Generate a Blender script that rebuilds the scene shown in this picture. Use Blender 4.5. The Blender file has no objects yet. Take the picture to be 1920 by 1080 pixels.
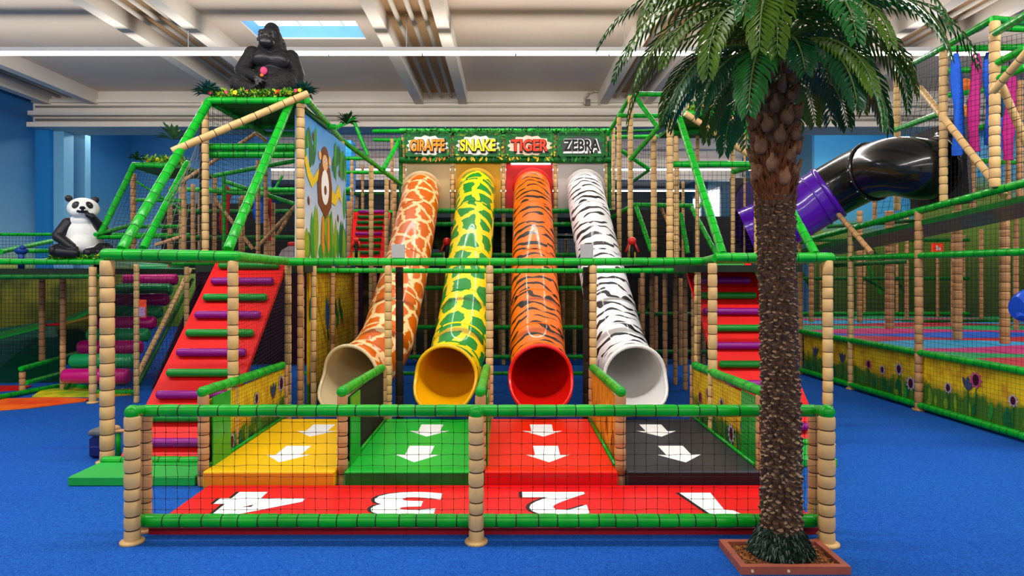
import bpy, bmesh, math, random
from mathutils import Vector, Matrix, Quaternion
R = math.radians
PI = math.pi
random.seed(7)
C = bpy.context.scene.collection
SC = bpy.context.scene

# ---------------------------------------------------------------- camera, world, exposure
FPX, CX, CY, CZ = 1250.0, 950.0, 510.0, 2.2
cd = bpy.data.cameras.new('camera'); cam = bpy.data.objects.new('camera', cd); C.objects.link(cam)
cam.location = (0, 0, CZ); cam.rotation_euler = (PI/2, 0, 0)
cd.sensor_width = 36; cd.lens = FPX/1920*36
cd.shift_x = (960-CX)/1920; cd.shift_y = -(540-CY)/1920
cd.clip_end = 200
SC.camera = cam
SC.view_settings.view_transform = 'Standard'; SC.view_settings.look = 'None'
SC.view_settings.gamma = 1; SC.view_settings.use_curve_mapping = False
SC.view_settings.exposure = 0.55
w = bpy.data.worlds.new('world'); SC.world = w; w.use_nodes = True
w.node_tree.nodes['Background'].inputs[0].default_value = (1.0, 0.965, 0.92, 1)
w.node_tree.nodes['Background'].inputs[1].default_value = 0.4

def P(px, py, Y):
    return Vector(((px-CX)*Y/FPX, Y, CZ-(py-CY)*Y/FPX))

STRIPS = [(-3.0, 3.0), (6.4, 7.1), (14.87, 7.1), (23.3, 7.1), (31.7, 7.1), (40.0, 7.1)]
def strip_light(Y, z, power, up=0.34):
    for k, (rx, pw, dy) in enumerate(((0, power, 0), (PI/2, power*up, .1), (-PI/2, power*up, -.1))):
        l = bpy.data.lights.new('strip_light', 'AREA'); l.shape = 'RECTANGLE'
        l.size = 29; l.size_y = .12; l.energy = pw; l.color = (1.0, .965, .92)
        o = bpy.data.objects.new('strip_light', l); C.objects.link(o)
        o.location = (.15, Y+dy, z-.06+(.04 if k else 0)); o.rotation_euler = (rx, 0, 0)
for (sy, sz), pw in zip(STRIPS, (620, 820, 700, 380, 240, 200)):
    strip_light(sy, 7.1, pw)

# ---------------------------------------------------------------- materials
def lin(c):
    return tuple((x/255/12.92 if x/255 <= .04045 else ((x/255+.055)/1.055)**2.4) for x in c)
MATS = {}
def mat(name, rgb, rough=.5, var=.12, scale=8.0, bump=0.0, bscale=60.0, spec=.28, rgb2=None, coat=0, emit=0, alpha=None):
    if name in MATS: return MATS[name]
    m = bpy.data.materials.new(name); m.use_nodes = True; MATS[name] = m
    nt = m.node_tree; b = nt.nodes['Principled BSDF']
    c = lin(rgb); c2 = lin(rgb2) if rgb2 else tuple(x*(1-var) for x in c)
    tc = nt.nodes.new('ShaderNodeTexCoord')
    if var or rgb2:
        n = nt.nodes.new('ShaderNodeTexNoise'); n.inputs['Scale'].default_value = scale; n.inputs['Detail'].default_value = 3
        r = nt.nodes.new('ShaderNodeValToRGB')
        r.color_ramp.elements[0].position = .38; r.color_ramp.elements[1].position = .62
        r.color_ramp.elements[0].color = (*c2, 1); r.color_ramp.elements[1].color = (*c, 1)
        nt.links.new(tc.outputs['Object'], n.inputs['Vector']); nt.links.new(n.outputs['Fac'], r.inputs[0])
        nt.links.new(r.outputs[0], b.inputs['Base Color'])
    else:
        b.inputs['Base Color'].default_value = (*c, 1)
    b.inputs['Roughness'].default_value = rough
    b.inputs['Specular IOR Level'].default_value = spec
    if coat: b.inputs['Coat Weight'].default_value = coat; b.inputs['Coat Roughness'].default_value = .06
    if bump:
        n2 = nt.nodes.new('ShaderNodeTexNoise'); n2.inputs['Scale'].default_value = bscale; n2.inputs['Detail'].default_value = 2
        bp = nt.nodes.new('ShaderNodeBump'); bp.inputs['Strength'].default_value = bump; bp.inputs['Distance'].default_value = .02
        nt.links.new(tc.outputs['Object'], n2.inputs['Vector']); nt.links.new(n2.outputs['Fac'], bp.inputs['Height'])
        nt.links.new(bp.outputs[0], b.inputs['Normal'])
    if emit:
        b.inputs['Emission Color'].default_value = (*c, 1); b.inputs['Emission Strength'].default_value = emit
    return m
GREEN = mat('green_padding', (4, 168, 34), .3, .25, 5, coat=.12)
GREEN_D = mat('green_padding_dark', (6, 104, 30), .4, .3, 5)
SEAM_G = mat('green_seam', (4, 46, 16), .6, 0)
BAMB = mat('bamboo_padding', (218, 178, 118), .42, .14, 6, bump=.1, bscale=18)
BAMB2 = mat('brown_bamboo_padding', (196, 146, 96), .42, .2, 6, bump=.1, bscale=18)  # browner tan than the other bamboo padding
SEAM_B = mat('bamboo_seam', (70, 44, 20), .7, 0)
THREAD = mat('black_net_thread', (14, 14, 15), .7, 0)
THREAD_G = mat('pale_net_thread', (120, 124, 112), .7, 0)
RED = mat('red_vinyl', (222, 8, 16), .42, .08, 2)
REDB = mat('red_board', (226, 16, 14), .5, .12, 3)
REDD = mat('crimson_vinyl', (150, 14, 28), .5, .1, 3)
ORED = mat('orange_red_vinyl', (248, 40, 2), .4, .06, 2)
YEL = mat('yellow_vinyl', (250, 196, 6), .4, .08, 2)
ORNG = mat('orange_vinyl', (224, 146, 22), .5, .12, 3)
GRN = mat('green_vinyl', (18, 186, 52), .4, .1, 2)
BLK = mat('charcoal_vinyl', (52, 52, 58), .42, .1, 2)
WHT = mat('white_print', (245, 246, 248), .5, .0)
BLACK = mat('black_print', (12, 12, 14), .5, 0)
PURP = mat('purple_rung', (140, 10, 130), .35, .1, 3, coat=.2)
GRUNG = mat('green_rung', (4, 136, 36), .35, .1, 3, coat=.2)
MAGE = mat('magenta_roller', (196, 10, 120), .32, .1, 3, coat=.3)
GROL = mat('green_roller', (10, 150, 84), .32, .1, 3, coat=.3)
DARK = mat('dark_deck_board', (26, 40, 28), .8, .3, 3)
DARKB = mat('dark_brown_mesh', (40, 30, 22), .8, .4, 30, bump=.4, bscale=90)
WALLB = mat('blue_wall_paint', (30, 128, 196), .7, .06, .4)
WHITEP = mat('white_ceiling_paint', (224, 206, 188), .8, .06, .35)
CONC = mat('beam_paint', (228, 218, 206), .75, .08, .8)
PIPE = mat('pipe_paint', (196, 186, 172), .6, .08, 2)

# ---------------------------------------------------------------- mesh collector
class MB:
    def __init__(s): s.v = []; s.f = []; s.m = []; s.sm = []; s.uv = {}
    def add(s, vs, fs, mi=0, smooth=False, uvs=None):
        n = len(s.v); s.v += [Vector(v) for v in vs]
        for i, f in enumerate(fs):
            s.f.append([n+j for j in f]); s.m.append(mi if isinstance(mi, int) else mi[i]); s.sm.append(smooth if isinstance(smooth, bool) else smooth[i])
            if uvs: s.uv[len(s.f)-1] = uvs[i]
        return s
    def box(s, a, b, mi=0, bev=0):
        x0, y0, z0 = a; x1, y1, z1 = b
        if bev:
            d = bev; q = []
            for zz, ins in ((z0, d), (z0+d, 0), (z1-d, 0), (z1, d)):
                q += [(x0+ins+ (0 if ins else 0), y0+ins, zz), (x1-ins, y0+ins, zz), (x1-ins, y1-ins, zz), (x0+ins, y1-ins, zz)]
            fs = [(3, 2, 1, 0), (12, 13, 14, 15)]
            for k in range(3):
                for j in range(4): fs.append((k*4+j, k*4+(j+1) % 4, k*4+4+(j+1) % 4, k*4+4+j))
            return s.add(q, fs, mi)
        q = [(x0, y0, z0), (x1, y0, z0), (x1, y1, z0), (x0, y1, z0), (x0, y0, z1), (x1, y0, z1), (x1, y1, z1), (x0, y1, z1)]
        return s.add(q, [(0, 3, 2, 1), (4, 5, 6, 7), (0, 1, 5, 4), (1, 2, 6, 5), (2, 3, 7, 6), (3, 0, 4, 7)], mi)
    def prism(s, pts, n, mi=0):
        k = len(pts); pts = [Vector(p) for p in pts]; n = Vector(n)
        vs = pts + [p+n for p in pts]
        fs = [tuple(range(k))[::-1], tuple(range(k, 2*k))] + [(i, (i+1) % k, k+(i+1) % k, k+i) for i in range(k)]
        return s.add(vs, fs, mi)
    def frame(s, a, b):
        d = (Vector(b)-Vector(a)).normalized()
        u = d.cross(Vector((0, 0, 1)) if abs(d.z) < .95 else Vector((0, 1, 0))).normalized()
        return d, u, u.cross(d)
    def rings(s, rr, sides=10, mats=None, caps=True, smooth=True):
        """rr: list of (centre, u, v, radius)"""
        vs = []
        for c, u, v, r in rr:
            for j in range(sides):
                a = 2*PI*j/sides; vs.append(Vector(c)+u*(r*math.cos(a))+v*(r*math.sin(a)))
        fs = []; ms = []; sm = []
        for i in range(len(rr)-1):
            for j in range(sides):
                k = (j+1) % sides
                fs.append((i*sides+j, i*sides+k, (i+1)*sides+k, (i+1)*sides+j)); ms.append(mats[i] if mats else 0); sm.append(smooth)
        if caps:
            fs.append(tuple(range(sides))[::-1]); ms.append(mats[0] if mats else 0); sm.append(False)
            fs.append(tuple(range((len(rr)-1)*sides, len(rr)*sides))); ms.append(mats[-1] if mats else 0); sm.append(False)
        return s.add(vs, fs, ms, sm)
    def cyl(s, a, b, r, sides=10, mi=0, r2=None):
        d, u, v = s.frame(a, b); r2 = r if r2 is None else r2
        return s.rings([(Vector(a), u, v, r), (Vector(b), u, v, r2)], sides, [mi])
    def pad(s, a, b, r, seg=.16, sides=12, bulge=.05, jit=.25, mi=0, seam=1, sw=.005):
        """padded pipe: bulging sleeves divided by tie seams"""
        a = Vector(a); b = Vector(b); d, u, v = s.frame(a, b); L = (b-a).length
        n = max(1, round(L/seg)); cuts = [0]
        for i in range(1, n): cuts.append((i+random.uniform(-jit, jit)*.5)*L/n)
        cuts.append(L); rr = []; ms = []
        for i in range(n):
            t0, t1 = cuts[i], cuts[i+1]; e = min(.018, (t1-t0)*.2)
            off = u*random.uniform(-1, 1)*r*.03 + v*random.uniform(-1, 1)*r*.03
            for t, k in ((t0+sw, 1-bulge*1.6), (t0+e, 1.0), ((t0+t1)/2, 1+bulge*.3), (t1-e, 1.0), (t1-sw, 1-bulge*1.6)):
                rr.append((a+d*t+off, u, v, r*k)); ms.append(mi)
            ms[-1] = seam
        ms = ms[:-1]
        return s.rings(rr, sides, ms)
    def sphere(s, c, r, seg=14, rg=9, mi=0, M=None):
        r = (r, r, r) if not hasattr(r, '__len__') else r; vs = [(0, 0, 1)]; fs = []
        for i in range(1, rg):
            for j in range(seg):
                a = PI*i/rg; b = 2*PI*j/seg; vs.append((math.sin(a)*math.cos(b), math.sin(a)*math.sin(b), math.cos(a)))
        vs.append((0, 0, -1)); n = len(vs)-1
        for j in range(seg): fs.append((0, 1+j, 1+(j+1) % seg))
        for i in range(rg-2):
            for j in range(seg):
                p = 1+i*seg; k = (j+1) % seg; fs.append((p+j, p+seg+j, p+seg+k, p+k))
        p = 1+(rg-2)*seg
        for j in range(seg): fs.append((p+j, n, p+(j+1) % seg))
        M = M or Matrix.Identity(3)
        vs = [Vector(c)+M @ Vector((x*r[0], y*r[1], z*r[2])) for x, y, z in vs]
        return s.add(vs, fs, mi, True)
    def strand(s, a, b, w, mi=0):
        a = Vector(a); b = Vector(b); d, u, v = s.frame(a, b)
        q = [(u*math.cos(t)+v*math.sin(t))*w for t in (0, 2*PI/3, 4*PI/3)]
        return s.add([a+x for x in q]+[b+x for x in q], [(0, 1, 4, 3), (1, 2, 5, 4), (2, 0, 3, 5)], mi)
    def net(s, p00, p10, p11, p01, sp=.06, w=.003, mi=0, wob=0, knots=0):
        p00, p10, p11, p01 = map(Vector, (p00, p10, p11, p01))
        nu = max(1, round(max((p10-p00).length, (p11-p01).length)/sp)); nv = max(1, round(max((p01-p00).length, (p11-p10).length)/sp))
        G = [[None]*(nv+1) for _ in range(nu+1)]
        nrm = (p10-p00).cross(p01-p00).normalized()
        def pt(i, j):
            if G[i][j] is None:
                a = i/nu; b = j/nv
                p = (p00*(1-a)+p10*a)*(1-b)+(p01*(1-a)+p11*a)*b
                if wob and 0 < i < nu and 0 < j < nv:
                    p = p+(p10-p00).normalized()*random.uniform(-wob, wob)+(p01-p00).normalized()*random.uniform(-wob, wob)+nrm*random.uniform(-wob, wob)
                G[i][j] = p
            return G[i][j]
        if wob:
            for i in range(nu+1):
                for j in range(nv): s.strand(pt(i, j), pt(i, j+1), w, mi)
            for j in range(nv+1):
                for i in range(nu): s.strand(pt(i, j), pt(i+1, j), w, mi)
            if knots:
                for i in range(nu+1):
                    for j in range(nv+1): s.sphere(pt(i, j), knots, 5, 3, mi)
        else:
            for i in range(nu+1): s.strand(pt(i, 0), pt(i, nv), w, mi)
            for j in range(nv+1): s.strand(pt(0, j), pt(nu, j), w, mi)
        return s

def obj(name, mb, mats, parent=None, origin=None):
    if not isinstance(mats, (list, tuple)): mats = [mats]
    base = parent_loc(parent)
    if origin is None:
        xs = [v.x for v in mb.v]; ys = [v.y for v in mb.v]; zs = [v.z for v in mb.v]
        origin = Vector(((min(xs)+max(xs))/2, (min(ys)+max(ys))/2, min(zs)))
    origin = Vector(origin)
    me = bpy.data.meshes.new(name)
    me.from_pydata([v-origin for v in mb.v], [], mb.f)
    for m in mats: me.materials.append(m)
    me.polygons.foreach_set('material_index', mb.m)
    me.polygons.foreach_set('use_smooth', mb.sm)
    if mb.uv:
        ul = me.uv_layers.new(name='UVMap')
        for p in me.polygons:
            if p.index in mb.uv:
                for li, q in zip(p.loop_indices, mb.uv[p.index]): ul.data[li].uv = q
    me.validate(); me.update()
    o = bpy.data.objects.new(name, me); C.objects.link(o)
    if parent: o.parent = parent
    o.location = origin-base
    return o
def parent_loc(p):
    v = Vector((0, 0, 0))
    while p: v = v+Vector(p.location); p = p.parent
    return v
def thing(name, label, cat, loc=(0, 0, 0), group=None):
    o = bpy.data.objects.new(name, None); C.objects.link(o); o.location = loc
    o.empty_display_size = .1
    o['label'] = label; o['category'] = cat
    if group: o['group'] = group
    return o
def tag(o, label, cat, group=None, kind=None):
    o['label'] = label; o['category'] = cat
    if group: o['group'] = group
    if kind: o['kind'] = kind
    return o
def struct(name, mb, mats, label=None):
    o = obj(name, mb, mats); o['kind'] = 'structure'
    if label: o['label'] = label
    return o
def V3(p):
    if isinstance(p, Vector) or (abs(p[0]) <= 20 and abs(p[1]) <= 23.5): return Vector(p)   # metres
    return P(*p)                                                     # photo pixel at a depth

class Frame:
    """a play frame: every post, rail, brace, net and deck is a part of its own"""
    def __init__(s, name, label, cat, loc, group=None): s.t = thing(name, label, cat, loc, group)
    def post(s, px, ytop, Y, ybot=None, r=.05, seg=.15, m=None, sides=10, foot=False):
        a = P(px, ytop, Y); b = P(px, ybot, Y) if ybot is not None else Vector((a.x, Y, 0.0))
        mb = MB().pad(b, a, r, seg, sides, bulge=.07)
        if foot: mb.rings([(b+Vector((0, 0, .001)), Vector((1, 0, 0)), Vector((0, 1, 0)), r*1.55), (b+Vector((0, 0, .02)), Vector((1, 0, 0)), Vector((0, 1, 0)), r*1.5), (b+Vector((0, 0, .03)), Vector((1, 0, 0)), Vector((0, 1, 0)), r*.9)], 14, [0, 0])
        return obj('post', mb, [m or BAMB, SEAM_B], s.t)
    def posts(s, lst, **k):
        for q in lst: s.post(*q, **k)
    def rail(s, a, b, r=.045, m=None, seg=.2, name='rail', sides=10):
        m = m or GREEN
        return obj(name, MB().pad(V3(a), V3(b), r, seg, sides, bulge=.035), [m, SEAM_B if m in (BAMB, BAMB2) else SEAM_G], s.t)
    def rails(s, lst, **k):
        for a, b in lst: s.rail(a, b, **k)
    def brace(s, a, b, r=.04, m=None, seg=.16): return s.rail(a, b, r, m or BAMB, seg, 'brace')
    def net(s, a, b, c, d, sp=.06, w=.003, m=None, **k):
        return obj('net', MB().net(V3(a), V3(b), V3(c), V3(d), sp, w, **k), m or THREAD, s.t)
    def board(s, name, a, b, m, bev=0): return obj(name, MB().box(a, b, bev=bev), m, s.t)
    def cap(s, p, r, m=None): return obj('cap', MB().sphere(V3(p), r), m or GREEN, s.t)
# ================================================================ the hall
XL, XR, YB, ZC = -15.2, 15.5, 45.0, 8.0
def carpet():
    m = bpy.data.materials.new('blue_carpet'); m.use_nodes = True; nt = m.node_tree; b = nt.nodes['Principled BSDF']
    tc = nt.nodes.new('ShaderNodeTexCoord'); L = nt.links.new
    n = nt.nodes.new('ShaderNodeTexNoise'); n.inputs['Scale'].default_value = 75; n.inputs['Detail'].default_value = 3; n.inputs['Distortion'].default_value = 1.2
    n2 = nt.nodes.new('ShaderNodeTexNoise'); n2.inputs['Scale'].default_value = .8; n2.inputs['Detail'].default_value = 4
    r = nt.nodes.new('ShaderNodeValToRGB'); r.color_ramp.elements[0].position = .3; r.color_ramp.elements[1].position = .72
    r.color_ramp.elements[0].color = (*lin((8, 58, 146)), 1); r.color_ramp.elements[1].color = (*lin((40, 112, 206)), 1)
    mx = nt.nodes.new('ShaderNodeMix'); mx.data_type = 'RGBA'; mx.blend_type = 'MULTIPLY'; mx.inputs[0].default_value = .22
    bp = nt.nodes.new('ShaderNodeBump'); bp.inputs['Strength'].default_value = .5; bp.inputs['Distance'].default_value = .01
    L(tc.outputs['Object'], n.inputs['Vector']); L(tc.outputs['Object'], n2.inputs['Vector'])
    L(n.outputs['Fac'], r.inputs[0]); L(r.outputs[0], mx.inputs[6]); L(n2.outputs['Color'], mx.inputs[7]); L(mx.outputs[2], b.inputs['Base Color'])
    L(n.outputs['Fac'], bp.inputs['Height']); L(bp.outputs[0], b.inputs['Normal']); b.inputs['Roughness'].default_value = .95
    b.inputs['Specular IOR Level'].default_value = .1
    return m
struct('floor', MB().box((XL, -1.5, -.1), (XR, YB, 0)), carpet(), 'bright blue short-pile carpet floor')

def mural_sky(name, hill_z, hill_cols, sky_lo, sky_hi, zlo, zhi, cloud=.5, nscale=.35):
    """painted wall: hills below, pale band, then blue with soft clouds"""
    m = bpy.data.materials.new(name); m.use_nodes = True; nt = m.node_tree; b = nt.nodes['Principled BSDF']; L = nt.links.new
    g = nt.nodes.new('ShaderNodeNewGeometry'); sp = nt.nodes.new('ShaderNodeSeparateXYZ'); L(g.outputs['Position'], sp.inputs[0])
    mp = nt.nodes.new('ShaderNodeMapRange'); mp.inputs[1].default_value = zlo; mp.inputs[2].default_value = zhi
    n = nt.nodes.new('ShaderNodeTexNoise'); n.inputs['Scale'].default_value = nscale; n.inputs['Detail'].default_value = 5
    L(g.outputs['Position'], n.inputs['Vector'])
    ad = nt.nodes.new('ShaderNodeMath'); ad.operation = 'MULTIPLY_ADD'; ad.inputs[1].default_value = .9*cloud; L(n.outputs['Fac'], ad.inputs[0]); L(sp.outputs['Z'], ad.inputs[2])
    L(ad.outputs[0], mp.inputs[0])
    r = nt.nodes.new('ShaderNodeValToRGB'); L(mp.outputs[0], r.inputs[0]); cr = r.color_ramp
    cr.elements[0].position = 0; cr.elements[0].color = (*lin(hill_cols[0]), 1)
    cr.elements[1].position = 1; cr.elements[1].color = (*lin(sky_hi), 1)
    h = (hill_z-zlo)/(zhi-zlo)
    for pos, c in ((h*.6, hill_cols[1]), (h-.02, hill_cols[2]), (h+.06, sky_lo), (min(.9, h+.3), tuple((a+b_)/2 for a, b_ in zip(sky_lo, sky_hi)))):
        e = cr.elements.new(pos); e.color = (*lin(c), 1)
    L(r.outputs[0], b.inputs['Base Color']); b.inputs['Roughness'].default_value = .6
    return m
MUR_L = mural_sky('meadow_and_sky_mural', 3.0, ((60, 110, 20), (120, 160, 40), (170, 190, 90)), (120, 170, 196), (12, 96, 160), 0, 8, 1.2)
MUR_R = mural_sky('forest_and_sky_mural', 4.6, ((30, 56, 14), (74, 100, 20), (110, 140, 40)), (70, 160, 200), (40, 146, 210), 0, 8, 1.6, .8)
struct('wall_left', MB().box((XL-.2, -1.5, 0), (XL, YB, ZC)), MUR_L, 'long side wall painted with meadow and blue sky')
struct('wall_right', MB().box((XR, -1.5, 0), (XR+.2, 26, ZC)), MUR_R, 'side wall painted with green forest under blue sky')
struct('wall_back_right', MB().box((12, 26, 0), (XR+.2, 26.2, ZC)), MUR_R, 'plain blue upper wall beyond the tube tunnel')
struct('wall_back_left', MB().box((XL, 27, 0), (-9.6, 27.2, ZC)), MUR_L, 'blue wall behind the left play frames')
TEAL = mat('teal_wall_paint', (50, 112, 144), .7, .08, .5)
struct('wall_side_recess', MB().box((12, 26.2, 0), (12.2, YB, ZC)), TEAL, 'teal side wall with bright windows')
struct('wall_back', MB().box((XL, YB, 0), (12.2, YB+.2, ZC)), mat('grey_far_wall', (66, 74, 78), .8, .15, .6), 'far grey wall of the hall')
# pilasters at the left corner
struct('trim_1', MB().box((-15.2, 21.5, 0), (-14.75, 22.2, 6.9)), WALLB, 'blue wall pilaster')
struct('trim_2', MB().box((-14.75, 21.7, 0), (-14.42, 22.2, 6.8)), mat('pale_blue_trim', (120, 184, 220), .6, .05, 1), 'pale vertical strip beside the pilaster')
struct('trim_3', MB().box((-14.87, 22.8, 0), (-14.42, 23.1, 6.9)), MATS['pale_blue_trim'], 'pale vertical strip at the left corner')
# ceiling with one roof light opening
SX0, SX1, SY0, SY1 = -6.17, -3.5, 15.4, 16.6
mb = MB()
for a, b in (((XL, -1.5, ZC), (XR, SY0, ZC+.04)), ((XL, SY1, ZC), (XR, YB, ZC+.04)), ((XL, SY0, ZC), (SX0, SY1, ZC+.04)), ((SX1, SY0, ZC), (XR, SY1, ZC+.04))): mb.box(a, b)
ceil = struct('ceiling', mb, WHITEP, 'off-white panelled hall ceiling')
mb = MB(); th = .05
for a, b in (((SX0-th, SY0-th, ZC+.04), (SX0, SY1+th, ZC+.42)), ((SX1, SY0-th, ZC+.04), (SX1+th, SY1+th, ZC+.42)), ((SX0, SY0-th, ZC+.04), (SX1, SY0, ZC+.42)), ((SX0, SY1, ZC+.04), (SX1, SY1+th, ZC+.42))): mb.box(a, b)
wl = struct('trim_4', mb, mat('roof_light_shaft', (120, 180, 225), .6, .05, 2), 'pale blue shaft of the roof light')
mb = MB().box((SX0, SY0, ZC+.33), (SX1, SY1, ZC+.35))
o = struct('window_1', mb, mat('roof_light_sky', (226, 240, 250), .4, 0, emit=1.25), 'bright rectangular roof light')
mb = MB()
for i in range(1, 5): x = SX0+(SX1-SX0)*i/5; mb.box((x-.015, SY0, ZC+.30), (x+.015, SY1, ZC+.33))
obj('glazing_bar', mb, WHT, o)
# ceiling ribs in pairs with pipes between, and the cross beam
ribn = 5
for c, hw in ((-14.0, .75), (-7.75, .75), (-2.1, .7), (3.8, .7), (9.7, .75)):
    for sgn in (-1, 1):
        x = c+sgn*hw
        struct('trim_%d' % ribn, MB().box((x-.14, -1.5, ZC-.42), (x+.14, 21.4, ZC)), CONC, 'long roof rib'); ribn += 1
    struct('trim_%d' % ribn, MB().box((c-hw+.14, -1.5, ZC-.04), (c+hw-.14, 21.4, ZC-.005)), mat('tan_roof_recess', (196, 160, 118), .8, .12, .6), 'tan recess between two roof ribs'); ribn += 1
mb = MB().box((XL, 21.4, 6.95), (XR, 22.3, ZC)); mb.box((XL, 21.15, 7.18), (XR, 21.4, 7.32)); mb.box((XL, 21.3, 7.62), (XR, 21.4, 7.72)); mb.box((XL, 21.1, 6.8), (XR, 22.4, 6.95))
struct('trim_%d' % ribn, mb, CONC, 'white cross beam of the hall'); ribn += 1
mb = MB().box((XL, 34, 6.9), (12, 34.6, ZC))
struct('trim_%d' % ribn, mb, CONC, 'farther cross beam of the hall'); ribn += 1
struct('trim_%d' % ribn, MB().box((-6.2, 23.8, 0), (-5.55, 24.5, 6.9)), WALLB, 'blue column beside the giraffe sign'); ribn += 1
GRP = 'pipes running between the roof ribs'
for c in (-14.0, -7.75, -2.1, 3.8, 9.7):
    for k, dx in enumerate((-.3, .02, .32)):
        o = obj('ceiling_pipe', MB().cyl((c+dx, -1.4, ZC-.2), (c+dx, 21.2, ZC-.2), .055, 10), PIPE)
        side = {-14.0: 'first recess from the left wall', -7.75: 'recess left of the roof light', -2.1: 'recess right of the roof light', 3.8: 'recess above the palm', 9.7: 'recess over the right gallery'}[c]
        tag(o, ('left', 'middle', 'right')[k]+' pale pipe in the ceiling '+side, 'pipe', GRP)
# pipes and brackets along the cross beam
for z, lab in ((7.08, 'thin white conduit low along the cross beam'), (7.5, 'thin white conduit high along the cross beam')):
    tag(obj('conduit', MB().cyl((XL+.1, 21.37, z), (XR-.1, 21.37, z), .035, 8), PIPE), lab, 'pipe')
t = thing('pipe_bracket', 'small curved pipe and bracket fixed to the cross beam left of the palm crown', 'bracket', P(1110, 190, 21.3))
q = [P(x, y, 21.3) for x, y in ((1096, 196), (1097, 184), (1104, 175), (1114, 171), (1123, 172), (1124, 196))]
mb = MB()
for a, b in zip(q, q[1:]): mb.cyl(a, b, .035, 8); mb.sphere(b, .036, 8, 5)
obj('pipe', mb, PIPE, t); obj('box', MB().box(P(1098, 198, 21.25), P(1106, 188, 21.4)), mat('grey_box', (120, 112, 104), .6, .1), t)
# light strips
names = ['behind the viewer', 'overhead out of frame', 'long bright light strip hanging below the ceiling behind the gorilla', 'long light strip beyond the white cross beam', 'farther light strip seen through the play frames', 'farthest light strip deep in the hall']
TUBE = mat('lit_tube', (255, 246, 232), .4, 0, emit=7.0)
HOUS = mat('white_metal', (226, 226, 226), .45, .03, 2)
for i, (sy, _) in enumerate(STRIPS):
    if i < 2: continue
    t = thing('light_strip', names[i], 'light', (.15, sy, 7.0), 'hanging light strips')
    x0, x1 = -14.4, (14.8 if sy < 25 else 11.7)
    obj('housing', MB().box((x0, sy-.09, 7.1), (x1, sy+.09, 7.19)), HOUS, t)
    n = 14
    for k in range(n):
        a = x0+(x1-x0)*k/n; b = x0+(x1-x0)*(k+1)/n
        obj('tube', MB().cyl((a+.02, sy, 7.07), (b-.02, sy, 7.07), .045, 8), TUBE, t)
    for k in range(6):
        x = x0+(x1-x0)*(k+.5)/6
        obj('hanger', MB().cyl((x, sy, 7.19), (x, sy, ZC), .012, 6), HOUS, t)
# windows in the far right side wall
WINM = mat('daylight_pane', (214, 236, 255), .3, 0, emit=1.6)
for i, (y0, y1) in enumerate(((33.6, 35.2), (37.4, 39.4), (41.2, 42.6))):
    fr = struct('window_%d' % (i+2), MB().box((11.93, y0-.15, 4.3), (11.99, y1+.15, 7.0)), HOUS, 'tall bright window in the teal wall')
    obj('pane', MB().box((11.9, y0, 4.45), (11.935, y1, 6.85)), WINM, fr)

# ================================================================ printed pictures on boards
def leaf2(L_, W_, n=6):
    pts = []
    for i in range(n+1): t = i/n; pts.append((t*L_, W_*math.sin(PI*t)**.8*.5))
    for i in range(n-1, 0, -1): t = i/n; pts.append((t*L_, -W_*math.sin(PI*t)**.8*.5))
    return pts
class Print:
    """flat shapes printed on a board: O origin, U right, V up, N towards the viewer"""
    def __init__(s, O, U, V, N, parent): s.O = Vector(O); s.U = Vector(U).normalized(); s.V = Vector(V).normalized(); s.N = Vector(N).normalized(); s.p = parent; s.mb = MB(); s.ms = []; s.k = 0
    def poly(s, pts, m, lay=1, nm='print'):
        s.k += 1; o = s.O+s.N*(.002*lay+.00004*s.k)
        if m.name not in s.ms: s.ms.append(m.name)
        s.mb.prism([o+s.U*a+s.V*b for a, b in pts], s.N*.0006, s.ms.index(m.name))
    def rot(s, pts, a, dx, dy, sx=1, sy=1): return [(dx+(x*math.cos(a)-y*math.sin(a))*sx, dy+(x*math.sin(a)+y*math.cos(a))*sy) for x, y in pts]
    def leaf(s, x, y, a, l, w_, m, lay=1, nm='leaf_print', sx=1, sy=1): s.poly(s.rot(leaf2(l, w_), a, x, y, sx, sy), m, lay, nm)
    def disc(s, x, y, rx, ry, m, lay=1, nm='print', n=14, wob=0):
        s.poly([(x+rx*(1+random.uniform(-wob, wob))*math.cos(2*PI*i/n), y+ry*(1+random.uniform(-wob, wob))*math.sin(2*PI*i/n)) for i in range(n)], m, lay, nm)
    def done(s):
        if s.mb.f: obj('picture_print', s.mb, [MATS[n] for n in s.ms], s.p)
LG = mat('print_green', (50, 160, 54), .5, .2, 20); DG = mat('print_dark_green', (26, 112, 56), .5, .2, 20); LY = mat('print_yellow', (236, 206, 40), .5, .1, 20)
LIME = mat('print_lime', (136, 176, 40), .5, .2, 20); PO = mat('print_orange', (236, 140, 40), .5, .1, 20); PBR = mat('print_brown', (116, 58, 24), .5, .15, 20)
PPK = mat('print_pink', (214, 90, 140), .5, .1, 20); PPL = mat('print_lilac', (200, 190, 214), .5, .1, 20); PMR = mat('print_maroon', (78, 16, 34), .5, .1, 20); PBL = mat('print_blue', (40, 110, 190), .5, .1, 20)
PGR = mat('print_slate', (72, 84, 116), .5, .15, 20)

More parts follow.
